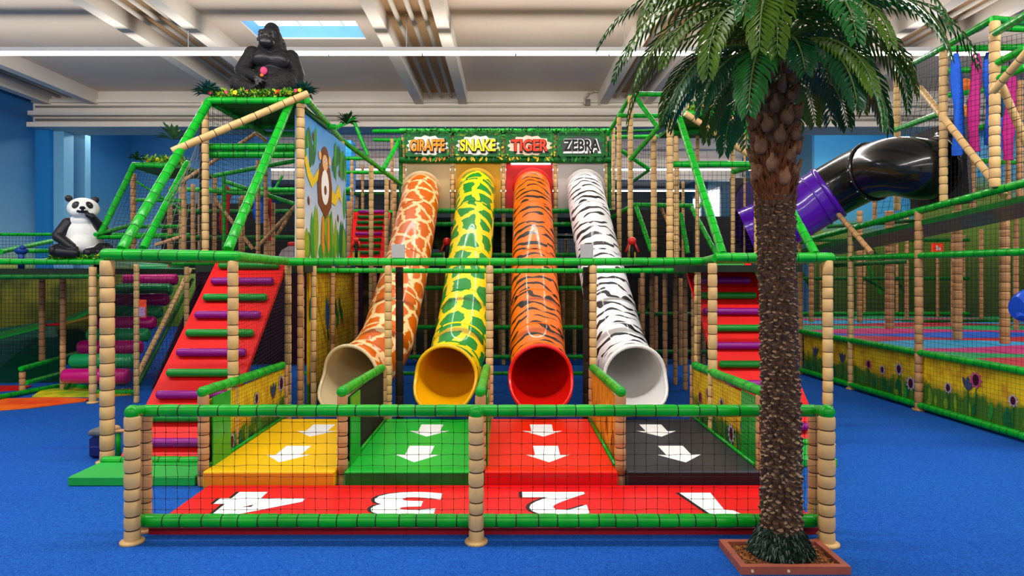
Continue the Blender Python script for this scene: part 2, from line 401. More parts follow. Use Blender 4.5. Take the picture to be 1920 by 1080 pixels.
def gold_mural(name='golden_brick_mural', yel=(255, 214, 12), yel2=(222, 160, 8), grn=(70, 120, 20), gz=.42, sc=5):
    if name in MATS: return MATS[name]
    m = bpy.data.materials.new(name); m.use_nodes = True; MATS[name] = m; nt = m.node_tree; b = nt.nodes['Principled BSDF']; L = nt.links.new
    g = nt.nodes.new('ShaderNodeNewGeometry'); sp = nt.nodes.new('ShaderNodeSeparateXYZ'); L(g.outputs['Position'], sp.inputs[0])
    n = nt.nodes.new('ShaderNodeTexNoise'); n.inputs['Scale'].default_value = sc; n.inputs['Detail'].default_value = 4; L(g.outputs['Position'], n.inputs['Vector'])
    r = nt.nodes.new('ShaderNodeValToRGB'); r.color_ramp.elements[0].color = (*lin(yel2), 1); r.color_ramp.elements[1].color = (*lin(yel), 1)
    r.color_ramp.elements[0].position = .35; r.color_ramp.elements[1].position = .55; L(n.outputs['Fac'], r.inputs[0])
    a = nt.nodes.new('ShaderNodeMath'); a.operation = 'MULTIPLY_ADD'; a.inputs[1].default_value = -.5; L(n.outputs['Fac'], a.inputs[0]); L(sp.outputs['Z'], a.inputs[2])
    mr = nt.nodes.new('ShaderNodeMapRange'); mr.inputs[1].default_value = gz-.3; mr.inputs[2].default_value = gz-.18; L(a.outputs[0], mr.inputs[0])
    mx = nt.nodes.new('ShaderNodeMix'); mx.data_type = 'RGBA'; L(mr.outputs[0], mx.inputs[0]); mx.inputs[6].default_value = (*lin(grn), 1); L(r.outputs[0], mx.inputs[7])
    L(mx.outputs[2], b.inputs['Base Color']); b.inputs['Roughness'].default_value = .55
    return m
GOLD = gold_mural()
GOLDD = gold_mural('shaded_gold_mural', (120, 92, 16), (54, 44, 12), (22, 44, 14), .7, 1.6)  # gold darkened in its colours for the shade under the deck
FOREST = gold_mural('olive_forest_mural', (124, 120, 24), (54, 66, 14), (18, 48, 16), .8, 1.2)

def meadow_print(pr, L_, H, dens=1.0, flowers=((.5, .5),)):
    for i in range(int(L_*9*dens)):
        x = random.uniform(.02, L_-.06); h = random.uniform(.12, .42)*H
        pr.leaf(x, 0, PI/2+random.uniform(-.18, .18), h, random.uniform(.04, .13), random.choice((LG, DG, DG, LIME)), random.randint(1, 3), 'grass_print')
    for fx, fy in flowers:
        kind = random.choice((0, 0, 1, 2)); s = random.uniform(.055, .085)
        pr.leaf(fx, 0, PI/2, fy*H, .02, DG, 2, 'grass_print')
        if kind == 2:
            for k in range(3): pr.leaf(fx, fy*H-.05, PI/2+(k-1)*.5, .22, .08, PGR, 4, 'flower_print')
        else:
            for k in range(9):
                pr.leaf(fx, fy*H, 2*PI*k/9, s*1.6, s*.7, PPL if kind == 0 else PPK, 4, 'flower_print')
            pr.disc(fx, fy*H, s*.75, s, PMR, 5, 'flower_print')

# ================================================================ front fence
f = Frame('safety_fence', 'low front fence of green padded rails and wide black netting around the number mat', 'fence', (-.22, 5.5, 0))
YF = 5.55
for px, Y, r in ((248, 5.42, .062), (893, 5.42, .062), (1550, 5.38, .065)):
    f.post(px, 779, Y, r=r, seg=.115, sides=14, foot=True)
    f.cap(P(px, 773, Y), r*.98)
for px, Y in ((273, 5.66), (1527, 5.66)): f.post(px, 775, Y, r=.052, seg=.12, m=BAMB2, foot=True)
for zpy, r in ((770, .05), (976, .055)):
    f.rail(P(268, zpy, YF), P(893, zpy, YF), r=r, seg=.165, sides=14); f.rail(P(893, zpy, YF), P(1530, zpy, YF), r=r, seg=.165, sides=14)
    f.rail(P(268, zpy, YF), P(250, zpy+1, 5.42), r=r*.95, seg=.1); f.rail(P(1530, zpy, YF), P(1549, zpy+1, 5.38), r=r*.95, seg=.1)
za, zb = P(0, 976, YF).z, P(0, 770, YF).z
xa, xb, xc = P(268, 0, YF).x, P(893, 0, YF).x, P(1530, 0, YF).x
for x0, x1 in ((xa, xb), (xb, xc)):
    f.net((x0, YF, za), (x1, YF, za), (x1, YF, zb), (x0, YF, zb), .095, .0021, wob=.004, knots=.0055)

# number mat
def slab(name, x0, x1, y0, y1, z0, z1, m, label, cat='mat', group=None, bev=.012):
    return tag(obj(name, MB().box((x0, y0, z0), (x1, y1, z1), bev=bev), m), label, cat, group)
nm_t = thing('number_mat', 'long red padded mat with white numbers 4 3 2 1 before the slides', 'mat', (-.2, 6.1, 0))
nm_pad = obj('pad', MB().box((-3.0, 5.6, .005), (2.68, 6.7, .06), bev=.012), RED, nm_t)
obj('side_strip', MB().box((-3.0, 5.585, .0), (2.68, 5.6, .055)), REDD, nm_t)
def text_mesh(txt, size, offs, depth=.0):
    cu = bpy.data.curves.new('t', 'FONT'); cu.body = txt; cu.size = size; cu.offset = offs; cu.extrude = depth
    cu.align_x = 'CENTER'; cu.resolution_u = 4
    ob = bpy.data.objects.new('t', cu); C.objects.link(ob)
    me = bpy.data.meshes.new_from_object(ob.evaluated_get(bpy.context.evaluated_depsgraph_get()))
    bpy.data.objects.remove(ob); bpy.data.curves.remove(cu)
    xs = [v.co.x for v in me.vertices]; ys = [v.co.y for v in me.vertices]
    cx, cy = (min(xs)+max(xs))/2, (min(ys)+max(ys))/2; W_, H_ = max(xs)-min(xs), max(ys)-min(ys)
    vs = [((v.co.x-cx)/W_, (v.co.y-cy)/H_, v.co.z) for v in me.vertices]; fs = [tuple(p.vertices) for p in me.polygons]
    bpy.data.meshes.remove(me)
    return vs, fs
def text_on(txt, O, U, V, N, W_, H_, m, parent, name='lettering', offs=.0, depth=.0015):
    vs, fs = text_mesh(txt, 1, offs, depth)
    O, U, V, N = map(Vector, (O, U, V, N))
    return obj(name, MB().add([O+U*(x*W_)+V*(y*H_)+N*z for x, y, z in vs], fs), m, parent)
NS = {'4': (-2.3, .80), '3': (-.93, .62), '2': (.45, .60), '1': (1.83, .36)}
def poly_num(ch):
    P1 = {'1': [(-.5, -.5), (.5, -.5), (.5, -.32), (.22, -.32), (.22, .5), (-.12, .5), (-.5, .28), (-.5, .12), (-.2, .24), (-.2, -.32), (-.5, -.32)]}
    return P1.get(ch)
for ch, (cx, W_) in NS.items():
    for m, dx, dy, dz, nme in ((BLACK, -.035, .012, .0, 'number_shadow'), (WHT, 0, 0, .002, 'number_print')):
        if ch == '1':
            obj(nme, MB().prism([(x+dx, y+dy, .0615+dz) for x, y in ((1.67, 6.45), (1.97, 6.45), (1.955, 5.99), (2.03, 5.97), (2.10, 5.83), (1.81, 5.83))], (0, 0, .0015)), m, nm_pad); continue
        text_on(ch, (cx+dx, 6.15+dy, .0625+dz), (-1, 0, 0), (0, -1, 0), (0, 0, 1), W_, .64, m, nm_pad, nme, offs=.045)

# lane mats with arrows
LX = [-3.12, -1.69, -.27, 1.17, 2.62]
def arrow(cx, y0, y1, parent, z):
    h = (y1-y0); hw = .25; sw = .145
    mb = MB().prism([(cx-sw, y1, z), (cx-sw*.95, y0+h*.42, z), (cx-hw, y0+h*.46, z), (cx, y0, z), (cx+hw, y0+h*.46, z), (cx+sw*.95, y0+h*.42, z), (cx+sw, y1, z)], (0, 0, .002))
    return obj('arrow_print', mb, WHT, parent)
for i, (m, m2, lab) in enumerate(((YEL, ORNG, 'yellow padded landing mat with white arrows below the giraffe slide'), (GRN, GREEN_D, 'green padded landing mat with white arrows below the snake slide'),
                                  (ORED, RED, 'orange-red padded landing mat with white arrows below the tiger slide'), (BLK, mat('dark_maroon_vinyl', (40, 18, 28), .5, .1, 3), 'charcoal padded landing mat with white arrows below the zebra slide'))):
    x0, x1 = LX[i]+.05, LX[i+1]-.05
    t = thing('landing_mat', lab, 'mat', ((x0+x1)/2, 7.9, 0), 'landing mats under the slides')
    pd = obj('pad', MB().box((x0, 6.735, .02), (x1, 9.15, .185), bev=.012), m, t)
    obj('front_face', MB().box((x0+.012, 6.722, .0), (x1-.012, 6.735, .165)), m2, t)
    c = (x0+x1)/2
    arrow(c, 7.05, 7.72, pd, .186); arrow(c, 8.15, 8.8, pd, .186)

# lane dividers
DV = ['outer lane divider with sunlit meadow mural beside the yellow mat', 'lane divider with dark mesh panel between yellow and green mats', 'narrow lane divider between the green and orange-red mats',
      'lane divider with amber panel between orange-red and charcoal mats', 'outer lane divider with flower mural beside the charcoal mat']
for i, x in enumerate(LX):
    f = Frame('lane_divider', DV[i], 'divider', (x, 8.1, 0), 'dividers between the landing mats')
    y0, y1 = 6.86, 9.36
    obj('post', MB().pad((x, y0, 0), (x, y0, .94), .056, .13, 12, .07), [BAMB2, SEAM_B], f.t)
    yb = y1 if i in (0, 4) else 9.12
    obj('post', MB().pad((x, yb, 0), (x, yb, .9), .05, .14, 10, .07), [BAMB2, SEAM_B], f.t)
    f.rail(Vector((x, y0-.02, .97)), Vector((x, yb-.07, .9)), r=.055, seg=.2, sides=12); f.cap(Vector((x, y0-.02, .97)), .056)
    sg = 1 if i < 2 else (-1 if i > 2 else 1)
    obj('end_board', MB().box((x+.06 if i < 3 else x-.03, y0+.06, .02) if i != 3 else (x+.05, y0+.06, .02), (x+.075 if i < 3 else x-.015, y0+.5, .9) if i != 3 else (x+.065, y0+.3, .9)), GREEN, f.t)
    pm = (GOLD, DARKB, GREEN_D, mat('amber_panel', (232, 150, 20), .6, .35, 7), GOLD)[i]
    obj('panel', MB().box((x-.012, y0+.1, .06), (x+.012, yb-.05, .86)), pm, f.t)
    obj('bottom_trim', MB().cyl((x+(.045 if i < 3 else -.045), y0+.05, .2), (x+(.045 if i < 3 else -.045), yb-.04, .2), .02, 8), GREEN, f.t)
    if i in (0, 3, 4):
        pr = Print((x+.012*sg, (y0+.1) if sg > 0 else yb-.05, .1), (0, 1 if sg > 0 else -1, 0), (0, 0, 1), (sg, 0, 0), f.t)
        LL = yb-.15-y0
        if i == 0: meadow_print(pr, LL, .76, 1.1, ((.55, .25), (1.3, .7), (1.9, .62), (2.2, .75)))
        elif i == 4: meadow_print(pr, LL, .76, 1.3, ((.35, .55), (.75, .6), (1.25, .66), (1.6, .3), (2.0, .4)))
        else:
            for k in range(10): pr.leaf(random.uniform(0, LL-.1), random.uniform(0, .5), PI/2+random.uniform(-.5, .5), .2, .05, PBR, 1, 'grass_print')
        pr.done()
    xs_ = x+(.03*sg)
    if i in (0, 4): f.net((xs_, y0+.05, .1), (xs_, yb, .1), (xs_, yb, .9), (xs_, y0+.05, .93), .05, .0018)
# ================================================================ main waist-high cross rail between the towers
f = Frame('front_railing', 'long green padded cross rail on bamboo posts in front of the tube slides', 'railing', (-.3, 9.3, 0))
YR = 9.3
for a, b in (((542, 491, YR), (735, 491, YR)), ((735, 491, YR), (918, 491, YR)), ((918, 491, YR), (1112, 491, YR)), ((1112, 491, YR), (1318, 490, YR))): f.rail(a, b, r=.055, seg=.2, sides=12)
for a, b in (((542, 507, 10.4), (918, 508, 10.4)), ((918, 508, 10.4), (1318, 507, 10.4))): f.rail(a, b, r=.04)
for px in (728, 918, 1112): f.post(px, 497, YR, r=.052, seg=.13, sides=12, foot=True)
for px, dx in ((749, 0), (1100, 0)):
    f.post(px, 500, 9.5, r=.055, seg=.5, m=DARKB)
for px in (540, 1308): f.post(px, 497, 9.75, r=.05, seg=.14)
for px in (565, 588): f.post(px, 497, 10.3, r=.045, seg=.16)
for px, Y, n_ in ((747, 9.3, 'left'), (1100, 9.3, 'right')):
    a = P(px-12, 484, Y); b = P(px+12, 458, Y)
    f.board('end_plate', (a.x, Y-.03, a.z), (b.x, Y+.01, b.z), mat('grey_plate', (168, 166, 166), .5, .05, 3), bev=.004)

# ================================================================ left tower
f = Frame('climbing_tower', 'tall left climbing tower with slanting green legs under the gorilla platform', 'climbing structure', (-3.9, 9.6, 0))
f.post(201, 488, 7.7, r=.078, seg=.17, sides=16, foot=True); f.post(437, 488, 7.7, r=.06, seg=.15, sides=14, foot=True)
f.post(256, 495, 11.2, r=.045); f.post(350, 500, 12.6, 720, r=.045)
f.rail((198, 477, 7.7), (442, 481, 7.7), r=.066, seg=.22, sides=14); f.rail((442, 481, 7.7), (545, 491, 9.7), r=.06, seg=.22, sides=14); f.rail((200, 477, 7.75), (318, 490, 11.2), r=.05)
f.rail((215, 486, 7.9), (430, 489, 8.0), r=.03, m=LIME, seg=.5)
f.cap(P(198, 477, 7.7), .066); f.cap(P(442, 481, 7.7), .066)
for a, b, r in (((228, 468, 7.75), (393, 188, 9.7), .058), ((427, 469, 7.75), (547, 186, 9.7), .058), ((268, 466, 9.0), (352, 305, 10.4), .05)): f.rail(a, b, r=r, seg=.19, sides=14)
f.brace((322, 284, 8.9), (578, 175, 9.55), r=.05, seg=.2)
f.post(385, 190, 9.85, 482, r=.05, seg=.13); f.post(563, 184, 9.7, 486, r=.062, seg=.15, sides=14)
f.post(378, 200, 9.95, 482, r=.03, m=DARKB, seg=.3)
f.post(555, 190, 9.9, 486, r=.022, m=DARKB, seg=.3)
# top platform
zt = P(0, 190, 9.7).z; xl, xr = P(392, 0, 9.7).x, P(575, 0, 9.7).x
f.board('platform', (xl, 9.7, zt-.05), (xr-.12, 11.4, zt), GREEN_D)
f.rail((xl, 9.66, zt), (xr, 9.66, zt), r=.05); f.rail((xl, 9.66, zt), (xl, 11.4, zt), r=.045); f.rail((xl, 11.4, zt), (xr, 11.4, zt), r=.045)
f.rail((402, 196, 9.75), (500, 252, 11.2), r=.045); f.rail((500, 252, 11.2), (560, 252, 10.2), r=.045)
f.rails([((388, 276, 9.95), (562, 276, 9.95)), ((388, 290, 9.98), (562, 290, 9.98))], r=.055)
f.rails([((440, 238, 11), (562, 236, 11)), ((400, 330, 12), (560, 300, 12)), ((385, 357, 12.4), (505, 366, 12.4)), ((420, 340, 12.5), (560, 385, 12.5))], r=.04, m=GREEN)
for q in ((345, 330, 11.6), (362, 345, 12), (402, 330, 12.6), (451, 370, 12.8), (484, 300, 11.8), (498, 300, 12.2), (512, 380, 13)): f.post(q[0], q[1], q[2], 484, r=.04, seg=.14, m=BAMB2)
f.post(420, 330, 12, 484, r=.035, m=GREEN)
for a, b in (((335, 345, 11.5), (480, 250, 11.4)), ((400, 370, 12), (475, 468, 12)), ((478, 468, 12.1), (555, 385, 12.2)), ((480, 250, 11.4), (500, 265, 11.3)), ((290, 460, 11.5), (350, 440, 11.7))): f.brace(a, b, r=.032, m=BAMB2, seg=.14)
f.net((xl, 9.75, 2.4), (xl, 11.4, 2.4), (xl, 11.4, zt), (xl, 9.75, zt), .07, .0025)
f.net((390, 480, 9.9), (560, 480, 9.9), (560, 195, 9.9), (390, 195, 9.9), .075, .0022)
f.net((250, 468, 9.2), (392, 468, 9.9), (392, 200, 9.9), (355, 310, 10.0), .13, .003, THREAD_G)
f.board('deck', (-4.6, 9.85, 2.2), (-2.98, 14.2, 2.3), DARK)
# side nets down to the ground
f.net((442, 858, 7.72), (544, 735, 9.7), (544, 495, 9.7), (442, 488, 7.72), .055, .0022)
f.net((206, 860, 7.75), (256, 735, 11.2), (256, 500, 11.2), (206, 488, 7.75), .12, .0016)
# monkey picture wall continuing towards the slides
xw = -3.03
f.rail((575, 188, 9.75), (640, 262, 12.9), r=.05); f.rail((640, 262, 12.9), (752, 346, 15.6), r=.05, m=GREEN)
for px, Y, yt in ((641, 12.8, 265), (696, 14.2, 310), (725, 15.0, 335), (740, 15.4, 345)): f.post(px, yt, Y, r=.05, seg=.15)
f.post(563, 495, 9.85, r=.045, seg=.15, m=BAMB2)
mural = thing('picture_wall', 'tall jungle picture wall with a long-legged monkey under hanging leaves', 'picture panel', (-3.08, 11.3, 2.35))
y0, y1, z0, z1 = 9.82, 12.75, 2.38, 4.62
def sky_print():
    m = bpy.data.materials.new('sky_blue_print'); m.use_nodes = True; nt = m.node_tree; b = nt.nodes['Principled BSDF']; L = nt.links.new
    g = nt.nodes.new('ShaderNodeNewGeometry'); sp = nt.nodes.new('ShaderNodeSeparateXYZ'); L(g.outputs['Position'], sp.inputs[0])
    mr = nt.nodes.new('ShaderNodeMapRange'); mr.inputs[1].default_value = 2.6; mr.inputs[2].default_value = 4.5; L(sp.outputs['Z'], mr.inputs[0])
    r = nt.nodes.new('ShaderNodeValToRGB'); L(mr.outputs[0], r.inputs[0]); r.color_ramp.elements[0].color = (*lin((216, 224, 226)), 1); r.color_ramp.elements[1].color = (*lin((52, 150, 226)), 1)
    L(r.outputs[0], b.inputs['Base Color']); b.inputs['Roughness'].default_value = .5; return m
obj('panel', MB().box((-3.12, y0, z0), (-3.08, y1, z1)), sky_print(), mural)
pr = Print((-3.08, y0, z0), (0, 1, 0), (0, 0, 1), (1, 0, 0), mural); W_ = y1-y0
for i in range(44):
    pr.leaf(random.uniform(0, W_-.1), 0, PI/2+random.uniform(-.08, .08), random.uniform(.25, .95), random.uniform(.14, .3), random.choice((LG, LIME, LIME, LG, DG)), random.randint(1, 2), 'grass_print')
for (cx, n) in ((.25, 9), (.75, 8), (2.2, 9), (2.6, 9)):
    for k in range(n): pr.leaf(cx+random.uniform(-.25, .25), 2.2-random.uniform(0, .35), -PI/2+random.uniform(-.5, .5), random.uniform(.3, .55), .16, random.choice((DG, LG, DG, LY if k == 0 else LG)), 2, 'leaf_print')
for x, y in ((.1, 1.1), (2.8, 1.05)): pr.leaf(x, y+.35, -PI/2, .6, .2, LG, 2, 'leaf_print')
for dx, m in ((1.28, PO), (1.62, PO)):
    pr.poly([(dx, .75), (dx+.1, .75), (dx+.14, .25), (dx+.06, .12), (dx-.02, .25)], m, 3, 'monkey_print')
pr.poly([(1.05, .95), (1.5, .72), (1.85, .95), (1.9, 1.3), (1.75, 1.62), (1.15, 1.62), (1.0, 1.3)], PBR, 4, 'monkey_print')
pr.disc(1.45, 1.72, .24, .22, PBR, 4, 'monkey_print'); pr.disc(1.45, 1.66, .17, .14, mat('print_tan', (236, 184, 130), .5, .05), 5, 'monkey_print')
for dx in (-.3, .3): pr.disc(1.45+dx, 1.74, .08, .08, MATS['print_tan'], 4, 'monkey_print')
for dx in (-.07, .07): pr.disc(1.45+dx, 1.7, .035, .04, WHT, 6, 'monkey_print'); pr.disc(1.45+dx, 1.7, .015, .02, BLACK, 7, 'monkey_print')
pr.disc(1.45, 1.25, .24, .3, WHT, 5, 'monkey_print'); pr.disc(1.45, 1.2, .08, .08, PBR, 6, 'monkey_print')
pr.poly([(1.08, 1.35), (.7, 1.15), (.45, 1.3), (.3, 1.55), (.42, 1.62), (.6, 1.42), (.78, 1.32), (1.08, 1.52)], LY, 3, 'monkey_print')
pr.poly([(1.82, 1.05), (2.15, 1.0), (2.4, 1.2), (2.55, 1.1), (2.6, 1.18), (2.38, 1.42), (2.1, 1.2), (1.85, 1.3)], LY, 3, 'monkey_print')
for x, y in ((.55, .85), (2.35, .72), (.8, 1.9), (2.45, 1.55)): pr.leaf(x, y, PI/2+.3, .16, .09, PBR, 3, 'leaf_print')
pr.done()
# lower mural in the same plane
lm = thing('picture_wall', 'lower golden mural with a blue bird beneath the monkey picture', 'picture panel', (-3.08, 11.3, 0))
obj('panel', MB().box((-3.12, 10.4, .05), (-3.08, 13.6, 2.2)), GOLDD if False else GOLD, lm)
pr = Print((-3.08, 10.4, .05), (0, 1, 0), (0, 0, 1), (1, 0, 0), lm)
meadow_print(pr, 3.1, .9, .7, ()); 
for k in range(9): pr.leaf(random.uniform(0, 3), random.uniform(1.4, 1.9), -PI/2+random.uniform(-.5, .5), .4, .14, random.choice((DG, LG)), 2, 'leaf_print')
pr.leaf(1.0, 1.7, -PI/2+.1, .6, .22, PBL, 3, 'bird_print'); pr.leaf(1.05, 1.15, -PI/2+.4, .2, .08, DG, 3, 'bird_print')
pr.done()
f2 = Frame('net_wall', 'black net stretched in front of the lower golden mural', 'net', (-2.99, 12, 0))
f2.net((-3.0, 10.3, .05), (-3.0, 13.4, .05), (-3.0, 13.4, 2.25), (-3.0, 10.3, 2.25), .075, .003)
for Y in (11.4, 13.2): f2.t and obj('post', MB().pad((-2.98, Y, 0), (-2.98, Y, 2.3), .045, .16), [BAMB2, SEAM_B], f2.t)
for x, Y in ((-2.75, 13.9), (-2.72, 14.8), (-2.5, 15.2), (-2.95, 14.5)): obj('post', MB().pad((x, Y, 0), (x, Y, 2.3), .045, .16), [BAMB2, SEAM_B], f2.t)

# lower left platform behind the tower
f = Frame('climbing_structure', 'smaller left frame with a leafy lower platform and a slanting green leg', 'climbing structure', (-6.6, 12.5, 0))
z2 = P(0, 309, 12.2).z
f.rail((188, 440, 11.4), (252, 308, 12.2), r=.052); f.rail((248, 309, 12.2), (330, 311, 12.2), r=.05); f.rail((252, 312, 12.2), (318, 332, 13.6), r=.045)
a = P(250, 0, 12.2).x; b = P(345, 0, 12.2).x
f.board('platform', (a, 12.2, z2-.06), (b, 13.6, z2), GREEN_D)
f.post(250, 325, 12.4, 470, r=.05, seg=.14, m=BAMB2); f.post(340, 350, 12.6, 470, r=.045, seg=.14); f.post(320, 350, 13, 470, r=.035, seg=.14, m=BAMB2)
f.rails([((255, 375, 12.4), (350, 376, 12.4)), ((178, 440, 11.2), (250, 421, 12.4)), ((180, 445, 11.3), (345, 443, 12.4)), ((255, 425, 12.6), (345, 424, 12.6))], r=.035)
f.net((195, 470, 11.4), (345, 470, 12.2), (345, 330, 12.2), (250, 322, 12.2), .075, .0028)
f.net((180, 480, 11.6), (252, 480, 12.6), (252, 424, 12.6), (180, 444, 11.6), .06, .003)
for k, (a, b) in enumerate((((255, 340, 12.3), (345, 395, 12.3)),)): f.brace(a, b, r=.02, m=GREEN)

# ================================================================ right tower
f = Frame('climbing_tower', 'right climbing tower with slanting green legs partly hidden by the palm', 'climbing structure', (3.4, 10.2, 0))
f.post(1336, 493, 8.5, r=.058, seg=.15, sides=14, foot=True); f.post(1552, 488, 8.5, r=.062, seg=.17, sides=16, foot=True)
f.rail((1340, 483, 8.5), (1556, 483, 8.5), r=.062, seg=.22, sides=14); f.rail((1318, 490, 9.6), (1342, 484, 8.5), r=.055, seg=.2); f.cap(P(1557, 483, 8.5), .062)
f.rail((1342, 490, 8.9), (1540, 490, 8.9), r=.03, m=LIME, seg=.5)
zt = P(0, 214, 11.1).z; xl, xr = P(1280, 0, 11.1).x, P(1408, 0, 11.1).x
for a, b in (((1355, 477, 8.55), (1274, 222, 11.0)), ((1529, 477, 8.55), (1386, 216, 11.0))): f.rail(a, b, r=.056, seg=.19, sides=14)
f.board('platform', (xl, 11.1, zt-.06), (xr, 12.8, zt), GREEN_D)
f.rail((xl, 11.06, zt), (xr, 11.06, zt), r=.05); f.rail((xr, 11.06, zt), (xr, 12.8, zt), r=.045); f.rail((xl, 12.8, zt), (xr, 12.8, zt), r=.045)
f.rails([((1256, 308, 11.15), (1420, 308, 11.15)), ((1375, 322, 12.4), (1425, 308, 11.5)), ((1262, 248, 12), (1310, 245, 12)), ((1330, 248, 12.6), (1405, 225, 11.4))], r=.052)
f.brace((1284, 212, 10.9), (1420, 300, 11.1), r=.05); f.brace((1352, 214, 11.0), (1420, 242, 11.1), r=.05)
for q in ((1256, 226, 11.0, .058), (1420, 305, 11.1, .056), (1268, 255, 11.6, .04), (1308, 250, 12.6, .035), (1374, 250, 12.6, .042), (1396, 248, 12.8, .02), (1306, 330, 14, .03)): f.post(q[0], q[1], q[2], 486, r=q[3], seg=.14)
f.net((1258, 484, 11.3), (1422, 484, 11.3), (1422, 320, 11.3), (1258, 320, 11.3), .08, .0028)
f.net((1306, 800, 9.75), (1338, 805, 8.9), (1338, 495, 8.6), (1306, 497, 9.75), .055, .0022)
f.board('deck', (2.6, 9.7, 2.2), (4.3, 14.2, 2.3), DARK)
for px, Y in ((1205, 12.5), (1222, 13.2), (1247, 12.2), (1266, 13), (1285, 12.4), (1301, 11.2)): f.post(px, 506, Y, r=.045, seg=.16, m=BAMB2)

# middle-right frames beside the zebra slide
f = Frame('climbing_structure', 'open green and bamboo frame between the zebra slide and the right tower', 'climbing structure', (2.6, 13.5, 0))
for q in ((1161, 220, 14.2, .05), (1182, 180, 13.6, .055), (1226, 254, 12.8, .058), (1150, 240, 15.4, .04), (1270, 300, 13.5, .04), (1281, 340, 14.5, .035)): f.post(q[0], q[1], q[2], 486, r=q[3], seg=.15)
f.rails([((1158, 217, 14.2), (1240, 217, 14.2)), ((1197, 176, 13.6), (1245, 177, 13.6)), ((1188, 177, 13.6), (1234, 240, 13.2)), ((1182, 180, 13.6), (1140, 252, 15.6)), ((1182, 299, 13.4), (1248, 224, 12.0)),
         ((1165, 282, 14.6), (1218, 318, 14.8)), ((1143, 257, 15.6), (1235, 256, 15.2)), ((1145, 410, 15), (1188, 384, 13.8)), ((1184, 384, 13.8), (1300, 386, 13.8)), ((1192, 386, 13.8), (1222, 472, 13.2)), ((1296, 388, 13.8), (1345, 480, 12.8)), ((1276, 400, 14), (1290, 476, 13.6))], r=.048)
f.rails([((1140, 247, 16), (1230, 244, 16)), ((1218, 318, 14.8), (1180, 345, 15))], r=.035, m=GREEN_D)
f.brace((1240, 390, 14), (1275, 470, 14), r=.03, m=BAMB2)
f.net((1150, 484, 14.5), (1256, 484, 12.6), (1256, 270, 12.6), (1150, 262, 14.5), .09, .003)
f.board('black_liner', (2.3, 15.0, 2.45), (4.2, 15.06, 3.6), BLACK)

# ================================================================ slide tower with entry panels and signs
YS = 15.8; k = YS/FPX
EX = [P(px, 0, YS).x for px in (757, 849, 944, 1041, 1137)]
f = Frame('slide_tower', 'wide back tower of green rails and bamboo posts carrying the four tube slides', 'climbing structure', ((EX[0]+EX[4])/2, YS+.6, 0))
for i, x in enumerate(EX):
    obj('post', MB().pad((x, YS-.02, 0), (x, YS-.02, 5.45), .05, .15, 10, .07), [BAMB, SEAM_B], f.t)
for z, m, r in ((P(0, 247, YS).z, GREEN, .06), (P(0, 301, YS).z, GREEN_D, .08), (P(0, 396, YS).z, GREEN, .06), (P(0, 421, YS).z, GREEN, .055), (P(0, 478, YS).z, GREEN, .05), (P(0, 540, YS).z, GREEN, .055), (P(0, 613, YS).z, GREEN, .055), (.2, GREEN, .05)):
    f.rail((EX[0]-.1, YS-.08, z), (EX[4]+.1, YS-.08, z), r=r, m=m)
for x in (EX[4]+.06, EX[0]-.06): f.rail((x, YS-.05, 5.3), (x, YS-.05, 3.5), r=.05, m=GREEN_D)
f.rail((700, 246, 17), (757, 246, 16), r=.05); f.rail((700, 262, 18), (757, 263, 18), r=.05); f.rail((750, 262, 16), (718, 318, 14.6), r=.055)
f.board('deck', (EX[0]-.2, YS+.1, 3.4), (EX[4]+.2, YS+5, 3.5), DARK); f.board('deck', (EX[0]-2.2, YS+1.4, 2.25), (EX[4]+2.5, YS+5, 2.35), DARK)  # tower decks, added to keep light out of the space behind the slides
f.rail((560, 700, 13.2), (1230, 700, 13.2), r=.04)
for i in range(18):
    x = EX[0]+(EX[4]-EX[0])*(i+.5)/18
    obj('post', MB().pad((x, YS+.9+.1*(i % 3), 0), (x, YS+.9+.1*(i % 3), 2.3), .045, .2, 8), [BAMB2, SEAM_B], f.t)
tag(obj('picture_wall', MB().box((EX[0]-2.0, YS+1.35, .1), (EX[4]+2.3, YS+1.4, 2.3)), GOLDD), 'golden mural with shade in its colours deep behind the tube slides', 'picture panel')
f.net((EX[0], YS+.3, .1), (EX[4], YS+.3, .1), (EX[4], YS+.3, 3.4), (EX[0], YS+.3, 3.4), .09, .003)
PM = [mat('beige_board', (196, 172, 128), .5, .08, 1.5), mat('ochre_board', (214, 158, 20), .5, .08, 1.5), mat('red_entry_board', (206, 22, 18), .5, .08, 1.5), mat('grey_board', (190, 184, 180), .5, .05, 1.5)]
PL = ['beige entry board behind the giraffe slide', 'ochre entry board behind the snake slide', 'red entry board behind the tiger slide', 'light grey entry board behind the zebra slide']
zp0, zp1 = P(0, 394, YS).z, P(0, 305, YS).z
for i in range(4):
    tag(obj('entry_board', MB().box((EX[i]+.06, YS-.02, zp0), (EX[i+1]-.06, YS+.02, zp1), bev=.004), PM[i]), PL[i], 'board', 'entry boards of the slides')
# lamp reflection on the red board, made as a glowing bar
t = thing('lamp_reflection', 'small white glowing bar for a lamp reflection on the red board above the tiger slide', 'light', (.6, YS-.06, zp1-.08))
a = P(958, 303, YS); b = P(1032, 307, YS)
obj('reflection_bar', MB().box((a.x, YS-.1, b.z-.03), (b.x, YS-.03, a.z)), mat('reflection_glow', (240, 240, 255), .4, 0, emit=2.0), t)
